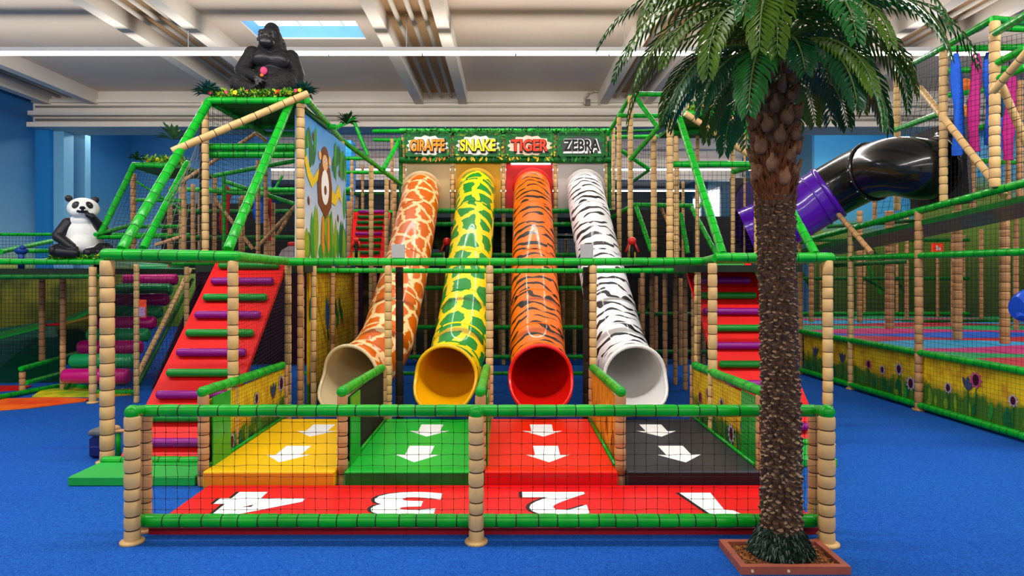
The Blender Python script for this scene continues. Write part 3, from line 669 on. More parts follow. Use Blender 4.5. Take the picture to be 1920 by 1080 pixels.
# the four name signs
SG = [('GIRAFFE', mat('sign_orange', (255, 148, 20), .4, .0), 'GIRAFFE name sign with orange letters and jungle leaves', (PO, LG, DG), mat('sign_cloud', (238, 232, 226), .5, .04, 5)),
      ('SNAKE', mat('sign_yellow', (246, 232, 20), .4, .0), 'SNAKE name sign with yellow letters and yellow leaves', (LY, DG, LIME), MATS['sign_cloud']),
      ('TIGER', mat('sign_red', (240, 56, 16), .4, .0), 'TIGER name sign with red letters and orange leaves', (LY, PO, LG), mat('sign_pink_cloud', (250, 206, 184), .5, .04, 5)),
      ('ZEBRA', mat('sign_black', (10, 10, 12), .4, .0), 'ZEBRA name sign with black letters on dark leaves', (DG, LG, DG), mat('sign_grey_cloud', (64, 70, 68), .5, .05, 5))]
zs0, zs1 = P(0, 296, YS).z, P(0, 250, YS).z
for i, (txt, m, lab, lv, cl) in enumerate(SG):
    x0, x1 = EX[i]+.05, EX[i+1]-.05; cx = (x0+x1)/2; cz = (zs0+zs1)/2-.03; y = YS-.16
    t = thing('name_sign', lab, 'sign', (cx, y, zs0), 'name signs above the slides')
    obj('board', MB().box((x0, y, zs0), (x1, y+.04, zs1), bev=.004), DG, t)
    obj('sign_frame', MB().box((x0, y-.03, zs0), (x1, y, zs0+.03)).box((x0, y-.03, zs1-.03), (x1, y, zs1)).box((x0, y-.03, zs0), (x0+.03, y, zs1)).box((x1-.03, y-.03, zs0), (x1, y, zs1)), GREEN_D, t)
    pr = Print((cx, y, cz), (1, 0, 0), (0, 0, 1), (0, -1, 0), t)
    W_, H_ = (x1-x0)/2, (zs1-zs0)/2
    pts = []
    for q in range(26):
        a = 2*PI*q/26; rr = 1.0 if q % 2 else .84
        pts.append((math.cos(a)*W_*rr*.98, math.sin(a)*H_*(rr*.86)))
    pr.poly(pts, cl, 1, 'cloud_print')
    for q in range(70):
        a = random.uniform(0, 2*PI); rr = random.uniform(.9, 1.05)
        px_, pz_ = max(-W_*.9, min(W_*.9, math.cos(a)*W_*rr*1.2)), max(-H_*.9, min(H_*.86, math.sin(a)*H_*rr*1.2))
        pr.leaf(px_, pz_, a+random.uniform(-1.2, 1.2), random.uniform(.08, .15), .05, lv[0] if pz_ < 0 and random.random() < .6 else random.choice((DG, LG, LG, lv[2])), random.choice((2, 3)), 'leaf_print')
    pr.done()
    tw = (x1-x0)*.76
    text_on(txt, (cx+.01, y-.012, cz-.015), (1, 0, 0), (0, 0, 1), (0, -1, 0), tw*1.06, .34, BLACK if i < 3 else WHT, t, 'lettering_outline', offs=.07)
    text_on(txt, (cx, y-.018, cz+.005), (1, 0, 0), (0, 0, 1), (0, -1, 0), tw, .28, m, t, 'lettering', offs=.03)
# leafy garland along the top of the signs
def garland(name, label, x0, x1, y0, y1, z, n, nf, cols, h=.16, flowers=True, big=1.0, cat='plants', fcols=None):
    t = thing(name, label, cat, ((x0+x1)/2, (y0+y1)/2, z))
    for ci, m in enumerate(cols):
        mb = MB()
        for i in range(int(n*1.6)//len(cols)):
            c = Vector((random.uniform(x0, x1), random.uniform(y0, y1), z+random.uniform(0, h)))
            q = Quaternion((random.uniform(-1, 1), random.uniform(-1, 1), random.uniform(-1, 1), random.uniform(-1, 1)+.01)).normalized()
            l = random.uniform(.04, .09)*big; w_ = l*.22
            p = [c+q @ Vector(v) for v in ((0, 0, 0), (l*.5, w_, .012), (l, 0, 0), (l*.5, -w_, .012))]
            mb.add(p, [(0, 1, 2, 3)])
        o = obj('leaves', mb, m, t); o['kind'] = 'stuff'
    for i in range(nf):
        c = Vector((x0+(x1-x0)*(i+random.uniform(.1, .9))/nf, random.uniform(y0-.03, (y0+y1)/2), z+random.uniform(.03, h*1.05)))
        mb = MB(); r = random.uniform(.014, .024)*big
        for k in range(5):
            a = 2*PI*k/5; mb.sphere(c+Vector((math.cos(a)*r, -.005, math.sin(a)*r)), (r*.75, r*.4, r*.75), 6, 4)
        mb.sphere(c+Vector((0, -r*.3, 0)), r*.4, 6, 4, 1)
        obj('flower', mb, [random.choice(fcols or FC), LY], t)
    return t
FC = [mat('flower_pink', (236, 60, 120), .5, .1, 20), mat('flower_orange', (244, 120, 40), .5, .1, 20), mat('flower_yellow', (246, 220, 50), .5, .1, 20), mat('flower_red', (224, 40, 40), .5, .1, 20)]
L1 = mat('leaf_green', (44, 126, 34), .5, .3, 9); L2 = mat('leaf_yellow_green', (150, 190, 40), .5, .2, 9); L3 = mat('leaf_dark', (16, 62, 24), .5, .3, 9); L4 = mat('leaf_blue_green', (24, 78, 74), .45, .3, 9)
garland('leaf_garland', 'leafy green garland along the top of the four name signs', EX[0], EX[4], YS-.2, YS+.02, zs1-.03, 1100, 0, (L1, L3), .1)

# ================================================================ the four tube slides
def uvmat(name, base, spot, kind, sc=1.0):
    m = bpy.data.materials.new(name); m.use_nodes = True; nt = m.node_tree; b = nt.nodes['Principled BSDF']; L = nt.links.new; N = nt.nodes.new
    uv = N('ShaderNodeUVMap'); uv.uv_map = 'UVMap'
    nz = N('ShaderNodeTexNoise'); nz.inputs['Scale'].default_value = 7 if kind == 'spots' else 4; nz.inputs['Detail'].default_value = 3
    L(uv.outputs[0], nz.inputs['Vector'])
    sub = N('ShaderNodeVectorMath'); sub.operation = 'SUBTRACT'; sub.inputs[1].default_value = (.5, .5, .5); L(nz.outputs['Color'], sub.inputs[0])
    scl = N('ShaderNodeVectorMath'); scl.operation = 'SCALE'; scl.inputs[3].default_value = .2 if kind != 'stripes' else .0; L(sub.outputs[0], scl.inputs[0])
    add = N('ShaderNodeVectorMath'); add.operation = 'ADD'; L(uv.outputs[0], add.inputs[0]); L(scl.outputs[0], add.inputs[1])
    mx = N('ShaderNodeMix'); mx.data_type = 'RGBA'
    if kind in ('spots', 'snake'):
        sm = N('ShaderNodeVectorMath'); sm.operation = 'MULTIPLY'; sm.inputs[1].default_value = (1, .72, 1) if kind == 'spots' else (.9, .66, 1); L(add.outputs[0], sm.inputs[0])
        vo = N('ShaderNodeTexVoronoi'); vo.voronoi_dimensions = '2D'; vo.feature = 'DISTANCE_TO_EDGE'; vo.inputs['Scale'].default_value = sc; vo.inputs['Randomness'].default_value = .75 if kind == 'spots' else .62
        L(sm.outputs[0], vo.inputs['Vector'])
        gt = N('ShaderNodeMapRange'); gt.inputs[1].default_value = (.10 if kind == 'spots' else .14); gt.inputs[2].default_value = gt.inputs[1].default_value+.012; L(vo.outputs['Distance'], gt.inputs[0]); L(gt.outputs[0], mx.inputs[0])
    else:
        sp = N('ShaderNodeSeparateXYZ'); L(uv.outputs[0], sp.inputs[0])
        st = N('ShaderNodeVectorMath'); st.operation = 'MULTIPLY'; st.inputs[1].default_value = (1.7, 1.5, 1); L(uv.outputs[0], st.inputs[0])
        n1 = N('ShaderNodeTexNoise'); n1.inputs['Scale'].default_value = 1.0; n1.inputs['Detail'].default_value = 2; L(st.outputs[0], n1.inputs['Vector'])
        ph = N('ShaderNodeMath'); ph.operation = 'MULTIPLY_ADD'; ph.inputs[1].default_value = .75; L(n1.outputs['Fac'], ph.inputs[0]); L(sp.outputs['Y'], ph.inputs[2])
        # bowed stripes: shift along the tube with |u|
        cu = N('ShaderNodeMath'); cu.operation = 'MULTIPLY'; L(sp.outputs['X'], cu.inputs[0]); L(sp.outputs['X'], cu.inputs[1])
        ph2 = N('ShaderNodeMath'); ph2.operation = 'MULTIPLY_ADD'; ph2.inputs[1].default_value = .10; L(cu.outputs[0], ph2.inputs[0]); L(ph.outputs[0], ph2.inputs[2])
        fq = N('ShaderNodeMath'); fq.operation = 'MULTIPLY'; fq.inputs[1].default_value = 2*PI/.26*sc; L(ph2.outputs[0], fq.inputs[0])
        sn = N('ShaderNodeMath'); sn.operation = 'SINE'; L(fq.outputs[0], sn.inputs[0])
        s2 = N('ShaderNodeVectorMath'); s2.operation = 'MULTIPLY'; s2.inputs[1].default_value = (2.3, 4.2, 1); L(uv.outputs[0], s2.inputs[0])
        n2 = N('ShaderNodeTexNoise'); n2.inputs['Scale'].default_value = 1; n2.inputs['Detail'].default_value = 1; L(s2.outputs[0], n2.inputs['Vector'])
        th = N('ShaderNodeMapRange'); th.inputs[1].default_value = .4; th.inputs[2].default_value = .62; th.inputs[3].default_value = 1.02; th.inputs[4].default_value = .1; L(n2.outputs['Fac'], th.inputs[0])
        gt = N('ShaderNodeMath'); gt.operation = 'GREATER_THAN'; L(sn.outputs[0], gt.inputs[0]); L(th.outputs[0], gt.inputs[1]); L(gt.outputs[0], mx.inputs[0])
    mx.inputs[6].default_value = (*lin(base), 1); mx.inputs[7].default_value = (*lin(spot), 1)
    L(mx.outputs[2], b.inputs['Base Color']); b.inputs['Roughness'].default_value = .38; b.inputs['Specular IOR Level'].default_value = .12; b.inputs['Coat Weight'].default_value = .14; b.inputs['Coat Roughness'].default_value = .04
    return m
SLM = [uvmat('giraffe_pattern', (252, 208, 150), (212, 96, 4), 'spots', 2.9), uvmat('snake_pattern', (250, 218, 4), (6, 136, 42), 'snake', 2.7),
       uvmat('tiger_pattern', (255, 112, 0), (16, 6, 4), 'stripes', 1.0), uvmat('zebra_pattern', (240, 240, 244), (14, 14, 18), 'stripes', 1.0)]
INM = [mat('beige_plastic', (206, 186, 146), .3, .05, 2, coat=.3), mat('yellow_plastic', (250, 180, 8), .3, .05, 2, coat=.3), mat('red_plastic', (222, 20, 12), .3, .05, 2, coat=.3), mat('white_plastic', (236, 234, 232), .3, .03, 2, coat=.3)]
def catmull(pts, n):
    out = []; P_ = [pts[0]*2-pts[1]]+pts+[pts[-1]*2-pts[-2]]
    for i in range(1, len(P_)-2):
        for k in range(n):
            t = k/n; a, b, c, d = P_[i-1], P_[i], P_[i+1], P_[i+2]
            out.append(.5*((2*b)+(c-a)*t+(2*a-5*b+4*c-d)*t*t+(3*b-a-3*c+d)*t**3))
    out.append(pts[-1]); return out
def tube_rings(path, r, sides=36):
    fr = []
    for i, p in enumerate(path):
        d = (path[min(i+1, len(path)-1)]-path[max(i-1, 0)]).normalized()
        u = Vector((0, 0, 1)).cross(d)
        u = u.normalized() if u.length > .05 else Vector((1, 0, 0)); fr.append((p, d, u, d.cross(u)))
    return fr
def shell(mb, fr, r, sides=36, inner=False, v0=0):
    vs = []; ln = [v0]
    for i, (p, d, u, v) in enumerate(fr):
        if i: ln.append(ln[-1]+(p-fr[i-1][0]).length)
        for j in range(sides):
            a = 2*PI*j/sides-PI/2; vs.append(p+u*(r*math.cos(a))+v*(r*math.sin(a)))
    fs = []; uvs = []
    for i in range(len(fr)-1):
        for j in range(sides):
            k = (j+1) % sides; f_ = (i*sides+j, (i+1)*sides+j, (i+1)*sides+k, i*sides+k)
            U = lambda q: (q/sides*2*PI-PI)*r
            q_ = ((U(j), ln[i]), (U(j), ln[i+1]), (U(j+1), ln[i+1]), (U(j+1), ln[i]))
            if inner: f_ = f_[::-1]; q_ = q_[::-1]
            fs.append(f_); uvs.append(q_)
    mb.add(vs, fs, 0, True, uvs); return mb
SLN = ['giraffe', 'snake', 'tiger', 'zebra']
# centre line px,py at depth
PATHS = [[(790, 358, 15.8), (789, 366, 15.2), (783, 400, 14.2), (764, 490, 12.6), (744, 570, 11.4), (724, 640, 10.4), (692, 684, 9.8), (655, 706, 9.3)],
         [(893, 352, 15.8), (893, 362, 15.2), (890, 400, 14.2), (881, 490, 12.6), (873, 570, 11.4), (863, 640, 10.4), (850, 686, 9.75), (836, 706, 9.3)],
         [(998, 352, 15.8), (998, 362, 15.2), (999, 400, 14.2), (1001, 490, 12.6), (1004, 570, 11.4), (1007, 640, 10.4), (1011, 686, 9.75), (1014, 705, 9.3)],
         [(1097, 354, 15.8), (1098, 364, 15.2), (1105, 400, 14.2), (1124, 490, 12.6), (1142, 570, 11.4), (1158, 640, 10.4), (1176, 686, 9.75), (1191, 706, 9.3)]]
for i, pp in enumerate(PATHS):
    pts = [P(*q) for q in pp]; path = catmull(pts, 7); r = .415
    t = thing('tube_slide', ['giraffe patterned tube slide, cream with orange-brown patches', 'snake patterned tube slide, yellow with green patches', 'tiger patterned tube slide, orange with black stripes', 'zebra patterned tube slide, white with black stripes'][i],
              'slide', (pts[-1].x, pts[-1].y, 0), 'patterned tube slides')
    fr = tube_rings(path, r); nb = len(fr)
    cut = nb-5
    mb = MB(); shell(mb, fr[:cut+1], r); obj('tube', mb, SLM[i], t, origin=pts[-1])
    mb = MB(); shell(mb, fr[:cut+1], r-.02, inner=True); obj('inner_lining', mb, INM[i], t)
    # exit mouth: flared lip reaching forward at the bottom
    mb = MB(); sides = 36; vs = []; base = fr[cut]; end = fr[-1]; D = end[1].copy(); D.z *= .3; D.normalize()
    rows = 7; rowp = []
    for q in range(rows):
        s_ = q/(rows-1); row = []
        for j in range(sides):
            a = 2*PI*j/sides-PI/2; sn = math.sin(a)
            low = max(0, min(1, (-sn+.15)/1.0)); low = low*low*(3-2*low)
            adv = ((end[0]-base[0]).length*(.55)+.42*low)*s_
            c = base[0].lerp(end[0], s_*.75)
            rr = r*(1+.055*s_+.075*s_*s_*low)
            row.append(c+base[2]*(rr*math.cos(a))+base[3].lerp(end[3], s_)*(rr*sn)+D*(.34*low*s_+.02*s_))
        rowp.append(row)
    def skin(rows_, flip): 
        vs = [p for r_ in rows_ for p in r_]; fs = []
        for a_ in range(len(rows_)-1):
            for j in range(sides):
                k2 = (j+1) % sides; f_ = (a_*sides+j, (a_+1)*sides+j, (a_+1)*sides+k2, a_*sides+k2); fs.append(f_[::-1] if flip else f_)
        return vs, fs
    vs, fs = skin(rowp, False)
    if i: pass
    uq = lambda q: (q/sides*2*PI-PI)*r
    v0_ = sum((fr[q+1][0]-fr[q][0]).length for q in range(cut))
    mb.add(vs, fs, 1, True, [((uq(q % sides), v0_+(q//sides)*.07), (uq(q % sides), v0_+(q//sides+1)*.07), (uq(q % sides+1), v0_+(q//sides+1)*.07), (uq(q % sides+1), v0_+(q//sides)*.07)) for q in range(len(fs))])
    ctr = [sum(r_, Vector())/sides for r_ in rowp]
    inn = [[ctr[a_]+(p-ctr[a_])*.955 for p in r_] for a_, r_ in enumerate(rowp)]
    vs, fs = skin(inn, True); mb.add(vs, fs, 0, True)
    em = obj('exit_mouth', mb, [INM[i], SLM[i]], t)
    mb = MB(); ring = []
    rim = rowp[-1]
    for j in range(sides):
        d = (rim[(j+1) % sides]-rim[j-1]).normalized(); o_ = (rim[j]-ctr[-1]).normalized(); nn = d.cross(o_).normalized()
        for q in range(8):
            a = 2*PI*q/8; ring.append(rim[j]-o_*.008+o_*(.026*math.cos(a))+nn*(.026*math.sin(a)))
    fs = [(j*8+q, j*8+(q+1) % 8, ((j+1) % sides)*8+(q+1) % 8, ((j+1) % sides)*8+q) for j in range(sides) for q in range(8)]
    mb.add(ring, fs, 0, True); obj('rim', mb, INM[i], em)
    # joint seams and entry collar
    mb = MB()
    for (sidx, rr, ww) in ((0, r+.06, .05),):
        p, d, u, v = fr[sidx]; mb.rings([(p, u, v, rr), (p+d*ww, u, v, rr), (p+d*(ww+.03), u, v, r)], 36, [0, 0])
    obj('entry_collar', mb, PM[i], t)
    for sidx in range(8, cut, 7):
        p, d, u, v = fr[sidx]; mb = MB().rings([(p-d*.02, u, v, r+.001), (p-d*.016, u, v, r+.008), (p+d*.016, u, v, r+.008), (p+d*.02, u, v, r+.001)], 36, [0]*3, caps=False)
        for q_ in range(len(mb.f)):
            j = q_ % 36; U = lambda q: (q/36*2*PI-PI)*r
            mb.uv[q_] = ((U(j), sidx*.2), (U(j+1), sidx*.2), (U(j+1), sidx*.2+.02), (U(j), sidx*.2+.02))
        obj('joint_band', mb, SLM[i], t)

# ================================================================ climbing ramps with padded rungs
def ramp(label, xl, xr, k0, z0, k1, z1, rung_px, first, rx0, rx1, par=None):
    Y0, Y1 = k0*FPX, k1*FPX
    t = thing('climbing_ramp', label, 'ramp', ((xl+xr)/2, (Y0+Y1)/2, 0), 'red climbing ramps')
    a = Vector((xl, Y0, z0)); d = Vector((0, Y1-Y0, z1-z0)); nrm = Vector((0, -(z1-z0), Y1-Y0)).normalized()
    mb = MB().prism([(xl, Y0, z0), (xr, Y0, z0), (xr, Y1, z1), (xl, Y1, z1)], -nrm*.06); obj('ramp_board', mb, REDB, t)
    n = 10
    for i in range(n):
        s_ = 1-(i+.45)/n
        c = Vector((0, Y0+(Y1-Y0)*s_, z0+(z1-z0)*s_))+nrm*.05
        m = (GRUNG, PURP)[(i+first) % 2]
        mb = MB(); r = .052
        A = Vector((rx0, c.y, c.z)); B = Vector((rx1, c.y, c.z)); _, u, v = mb.frame(A, B); dd = (B-A).normalized()
        mb.rings([(A, u, v, r*.6), (A+dd*.015, u, v, r*.92), (A+dd*.04, u, v, r), (B-dd*.04, u, v, r), (B-dd*.015, u, v, r*.92), (B, u, v, r*.6)], 16, [0]*5)
        obj('rung', mb, m, t)
    return t
ramp('red climbing ramp with green and purple rungs inside the left tower', -4.3, -3.25, .00592, .12, .0079, 2.36, None, 0, -4.2, -3.32)
ramp('red climbing ramp with green and purple rungs behind the palm trunk', 2.86, 3.93, .0066, .1, .0086, 2.36, None, 0, 2.9, 3.78)
slab('floor_mat', -4.5, -3.2, 6.84, 7.36, 0, .1, mat('bright_green_vinyl', (28, 172, 66), .45, .08, 2), 'bright green floor mat at the foot of the left ramp', group='green step mats')
slab('floor_mat', 2.85, 3.72, 7.5, 8.1, 0, .1, MATS['bright_green_vinyl'], 'green floor mat behind the palm at the foot of the right ramp', group='green step mats')
for x0, x1, Y, lab in ((-4.5, -3.2, 7.42, 'green padded foot rail at the bottom of the left ramp'), (2.8, 4.0, 8.2, 'green padded foot rail at the bottom of the right ramp')):
    tag(obj('foot_rail', MB().pad((x0, Y, .1), (x1, Y, .1), .05, .2), [GREEN, SEAM_G]), lab, 'rail')
# far red stair with dark steps
t = thing('climbing_ramp', 'small red ramp with dark green rungs far behind the picture wall', 'ramp', (-3.3, 16.5, 2.4), 'red climbing ramps')
a, b, c, d = P(652, 484, 15.2), P(722, 484, 15.2), P(732, 396, 17.4), P(664, 396, 17.4)
obj('ramp_board', MB().prism([a, b, c, d], Vector((0, .05, -.05))), REDB, t)
for i in range(8):
    s_ = (i+.5)/8; p = a.lerp(d, s_); q = b.lerp(c, s_); m_ = (q-p)*.14
    obj('rung', MB().cyl(p+m_+Vector((0, -.05, .05)), q-m_+Vector((0, -.05, .05)), .045, 10), (GREEN_D, GREEN_D, GREEN_D, PURP)[i % 4], t)
f = Frame('play_structure', 'distant frame with dark net and green rails above the far red ramp', 'climbing structure', (-3.4, 19, 2.4))
for px, Y, yt in ((660, 17, 300), (697, 18, 300), (680, 19, 310), (735, 17.5, 260)): f.post(px, yt, Y, 480, r=.045, m=BAMB2)
f.rails([((640, 297, 17), (690, 297, 17)), ((640, 323, 17), (720, 323, 17)), ((650, 395, 17.4), (740, 398, 17.4)), ((630, 240, 16.5), (665, 222, 17.5)), ((662, 224, 17.5), (690, 292, 17.5))], r=.05)
f.net((600, 480, 18.5), (757, 480, 18.5), (757, 250, 18.5), (600, 250, 18.5), .11, .004)
f.board('deck', (-4.6, 16.2, 2.2), (-2.6, 21, 2.32), DARK)
# ================================================================ roller stair on the left
t = thing('roller_stair', 'stair of fat padded rollers, alternately magenta and green, behind the left tower', 'stair', (-7.4, 13.5, 0))
xsl = [118, 133, 148, 165, 180, 195, 210, 219, 232, 256]; ysl = [705, 677, 651, 628, 605, 585, 562, 543, 524, 505]
for i in range(10):
    Y = (.0097+.0028*i/9)*FPX; a = P(xsl[i], ysl[i], Y); b = a+Vector((1.22, 0, 0)); r = .137
    mb = MB(); _, u, v = mb.frame(a, b); e = Vector((1, 0, 0))
    mb.rings([(a, u, v, r*.5), (a+e*.02, u, v, r*.84), (a+e*.07, u, v, r), (b-e*.07, u, v, r), (b-e*.02, u, v, r*.84), (b, u, v, r*.5)], 20, [0]*5)
    obj('roller', mb, (MAGE, GROL)[i % 2], t)
a, b = P(120, 720, 12.2), P(256, 512, 15.7)
for dx in (-.03, 1.27): obj('side_support', MB().cyl(a+Vector((dx, .1, -.1)), b+Vector((dx, .1, -.15)), .04, 8), GREEN_D, t)
f = Frame('stair_railing', 'bamboo braces and black net in front of the roller stair', 'railing', (-6.3, 12, 0))
f.brace((254, 712, 11.3), (356, 505, 13.5), r=.045, seg=.13); f.brace((176, 752, 11.2), (176, 745, 11.2), r=.02)
f.net((215, 730, 11.4), (252, 735, 11.3), (252, 505, 11.3), (215, 505, 11.4), .07, .0018, THREAD)
f.net((262, 712, 11.4), (318, 700, 12.0), (420, 500, 13.8), (262, 500, 11.4), .09, .002, mat('maroon_net', (70, 20, 50), .7, 0))
PLUM = mat('plum_liner', (52, 16, 40), .8, .4, 6)
f.board('dark_liner', (-7.35, 15.75, .02), (-3.4, 15.8, 2.2), PLUM)
obj('side_liner', MB().prism([(-6.62, 12.4, .02), (-7.25, 15.7, .02), (-7.25, 15.7, 2.0)], (.03, 0, 0)), PLUM, f.t)
# small printed notice on the net
t = thing('notice_board', 'small red and blue printed notice hung on the net before the rollers', 'notice', (-6.1, 11.2, 1.25))
a = P(257, 596, 11.2); b = P(274, 562, 11.2)
obj('board', MB().box((a.x, 11.2, a.z), (b.x, 11.22, b.z)), mat('notice_red', (226, 70, 40), .5, .3, 30), t)
obj('print', MB().box((a.x+.01, 11.19, a.z+.02), (b.x-.01, 11.2, a.z+.18)), mat('notice_blue', (110, 150, 200), .5, .5, 60, rgb2=(190, 60, 60)), t)

# ================================================================ left gallery
f = Frame('play_gallery', 'left gallery of green rails and bamboo posts carrying the panda deck', 'play structure', (-8.8, 12, 0))
zg = P(0, 490, 11.2).z
f.rail((-10.9, 11.2, zg), P(200, 491, 11.2), r=.052); f.rail((-10.9, 11.25, zg-.28), P(200, 518, 11.25), r=.045, m=GREEN_D)
f.post(174, 500, 11.2, r=.06, seg=.16, sides=12, foot=True)
f.post(118, 515, 12.4, r=.05, seg=.14, m=BAMB2); f.post(79, 515, 13.0, 676, r=.055, seg=.14, m=BAMB2)
f.board('deck', (-11.5, 11.25, zg-.22), (-6.72, 14.6, zg-.12), DARK)
f.rails([((0, 472, 11.4), (96, 452, 13.6)), ((30, 470, 13.0), (188, 472, 13.2))], r=.045)
f.net((-11.5, 14.0, .1), (-6.9, 14.0, .1), (-6.9, 14.0, 2.1), (-11.5, 14.0, 2.1), .08, .0035)
tag(obj('picture_wall', MB().box((-15.1, 15.9, 0), (-9.0, 15.95, 2.15)), FOREST), 'olive green forest mural behind the left gallery netting', 'picture panel')
f.net((-12.5, 16, 2.3), (-7.6, 16, 2.3), (-7.6, 16, 3.1), (-12.5, 16, 3.1), .08, .0035)
f.rail((-12.5, 16, 3.1), (-7.6, 16, 3.1), r=.04)
# low side fence
f = Frame('side_fence', 'short green railed fence beside the left crawl mats', 'fence', (-8.7, 12, 0))
f.post(42, 697, 12.0, 735, r=.052, seg=.12, m=BAMB2)
f.rails([((38, 692, 11.9), (118, 670, 13.2)), ((118, 670, 13.2), (150, 660, 14)), ((48, 718, 12), (116, 700, 13.2)), ((-20, 748, 11.2), (118, 722, 12.8)), ((118, 722, 12.8), (180, 728, 12.4)), ((180, 735, 12.0), (256, 735, 11.9))], r=.045)
for nm_, pts, hgt, m, lab in (('floor_mat', [(-60, 776, 10.35), (60, 765, 10.75), (160, 754, 11.3), (168, 748, 11.5), (90, 747, 11.6), (-60, 750, 11.4)], .02, mat('bright_orange_vinyl', (250, 112, 20), .45, .2, 1.5, rgb2=(236, 60, 14)), 'orange wavy mat at the left edge of the carpet'),
                       ('floor_mat', [(60, 747, 11.7), (170, 747, 11.7), (168, 728, 12.7), (80, 733, 12.4)], .02, mat('patchwork_green', (120, 176, 30), .5, .3, 3, rgb2=(236, 210, 30)), 'green and yellow patchwork mat by the rollers'),
                       ('floor_mat', [(-60, 740, 12.0), (40, 733, 12.4), (60, 728, 12.8), (-60, 728, 12.8)], .02, RED, 'thin red mat behind the orange mat'),
                       ('floor_mat', [(180, 748, 11.6), (250, 742, 11.9), (246, 730, 12.5), (180, 735, 12.3)], .02, mat('ochre_vinyl', (214, 160, 26), .5, .2, 3), 'yellow strip mat beside the roller stair')):
    base = [Vector((P(x, y, Y).x, Y, .004)) for x, y, Y in pts]
    tag(obj(nm_, MB().prism(base, (0, 0, hgt)), m), lab, 'mat', 'coloured floor mats of the left gallery')
# sloping green crawl hill
t = thing('crawl_hill', 'dark green padded slope rising behind the left side fence', 'padded hill', (-10, 13.5, 0))
A = [P(-60, 732, 12.9), P(130, 726, 13.2), P(190, 700, 14.0), P(190, 580, 15.0), P(100, 600, 15.0), P(-60, 625, 15.0)]
obj('pad', MB().prism([(p.x, p.y, p.z) for p in [A[0], A[1], A[4], A[5]]], (0, .05, -.05)), mat('dark_green_vinyl', (8, 84, 56), .4, .4, 1.2), t)
obj('upper_pad', MB().prism([P(0, 632, 13.6), P(76, 612, 13.6), P(76, 604, 14.2), P(0, 622, 14.2)], (0, 0, -.04)), MATS['green_vinyl'], t)
obj('chute', MB().prism([P(118, 607, 13.2), P(172, 580, 13.2), P(180, 572, 14.4), P(124, 594, 14.4)], (0, 0, -.05)), MATS['green_vinyl'], t)
obj('chute_edge', MB().cyl(P(118, 608, 13.15), P(178, 592, 13.15), .03, 8), mat('tan_edge', (190, 150, 60), .5, .1, 3), t)
obj('red_rail', MB().cyl(P(84, 609, 13.1), P(114, 608, 13.1), .025, 8), RED, t)

# ================================================================ right gallery
f = Frame('play_gallery', 'long right gallery with netted bamboo posts, green deck edge and coloured mats inside', 'play structure', (6.6, 11, 0))
fx = lambda Y: 6.97-.048*(Y-8)*1.0 if False else (6.45+(12.5-Y)*.055)
def pf(Y, z): return Vector((fx(Y), Y, z))
for z, r in ((.92, .055), (.085, .055)):
    ys_ = [7.9, 10.6, 12.5, 14.4]
    for a, b in zip(ys_, ys_[1:]): f.rail(pf(a, z), pf(b, z), r=r, seg=.15)
for a, b in ((8.0, 10.6), (10.6, 14.6)): f.rail(pf(a, 2.46), pf(b, 2.46), r=.052, seg=.2)
f.rail(P(1557, 483, 8.6), pf(14.6, 2.42), r=.045)
dz = lambda Y: 3.33-(Y-8.75)*.085
for a, b in ((7.9, 10.6), (10.6, 12.5), (12.5, 14.6)):
    f.rail(pf(a, dz(a)), pf(b, dz(b)), r=.055, seg=.2); f.rail(pf(a, dz(a)-.2)+Vector((.1, 0, 0)), pf(b, dz(b)-.2)+Vector((.1, 0, 0)), r=.04, m=GREEN_D)
mb = MB(); q = [pf(7.9, dz(7.9)-.16), pf(14.6, dz(14.6)-.16), pf(14.6, dz(14.6)-.16)+Vector((1.0, 0, 0)), pf(7.9, dz(7.9)-.16)+Vector((1.0, 0, 0))]
mb.prism(q, (0, 0, -.08)); obj('deck', mb, GREEN_D, f.t)
for Y, r, m in ((10.6, .062, BAMB2), (12.5, .05, BAMB), (14.4, .05, BAMB2), (8.15, .06, BAMB2)):
    p = pf(Y, 0); obj('post', MB().pad(p, (p.x, Y, dz(Y)), r, .15, 12, .07), [m, SEAM_B], f.t)
    obj('foot', MB().cyl((p.x, Y, 0), (p.x, Y, .03), r*1.6, 12), m, f.t)
for px, Y, yb, r in ((1668, 14.6, 617, .09), (1795, 12.8, 636, .085), (1884, 11.2, 645, .075), (1612, 17.5, 604, .07), (1521, 16, 604, .06), (1787, 15.5, 610, .05), (1700, 18, 600, .05), (1905, 14, 620, .05), (1840, 17, 600, .05)):
    f.post(px, 395, Y, yb, r=r, seg=.15, m=BAMB2)
f.board('platform', (6.75, 8.0, .6), (14.8, 21.5, .82), DARK)
pf2 = lambda Y: (pf(Y, .1), pf(Y, .88))
f.net(pf(7.95, .12), pf(14.4, .12), pf(14.4, .88), pf(7.95, .88), .07, .0016)
f.net(pf(7.95, .95), pf(14.4, .95), pf(14.4, 2.42), pf(7.95, 2.42), .085, .002)
f.net(pf(7.95, 2.5), pf(14.4, 2.5), pf(14.4, dz(14.4)), pf(7.95, dz(7.95)), .085, .002)
f.net((6.6, 16.5, .8), (14.9, 16.5, .8), (14.9, 16.5, 2.6), (6.6, 16.5, 2.6), .1, .004)
f.brace((1572, 402, 12), (1634, 474, 11.0), r=.045, m=BAMB2)
f.rails([((1560, 498, 14.5), (1700, 490, 14)), ((1550, 425, 15), (1920, 400, 14)), ((1545, 604, 19.5), (1920, 600, 16))], r=.045, m=GREEN_D)
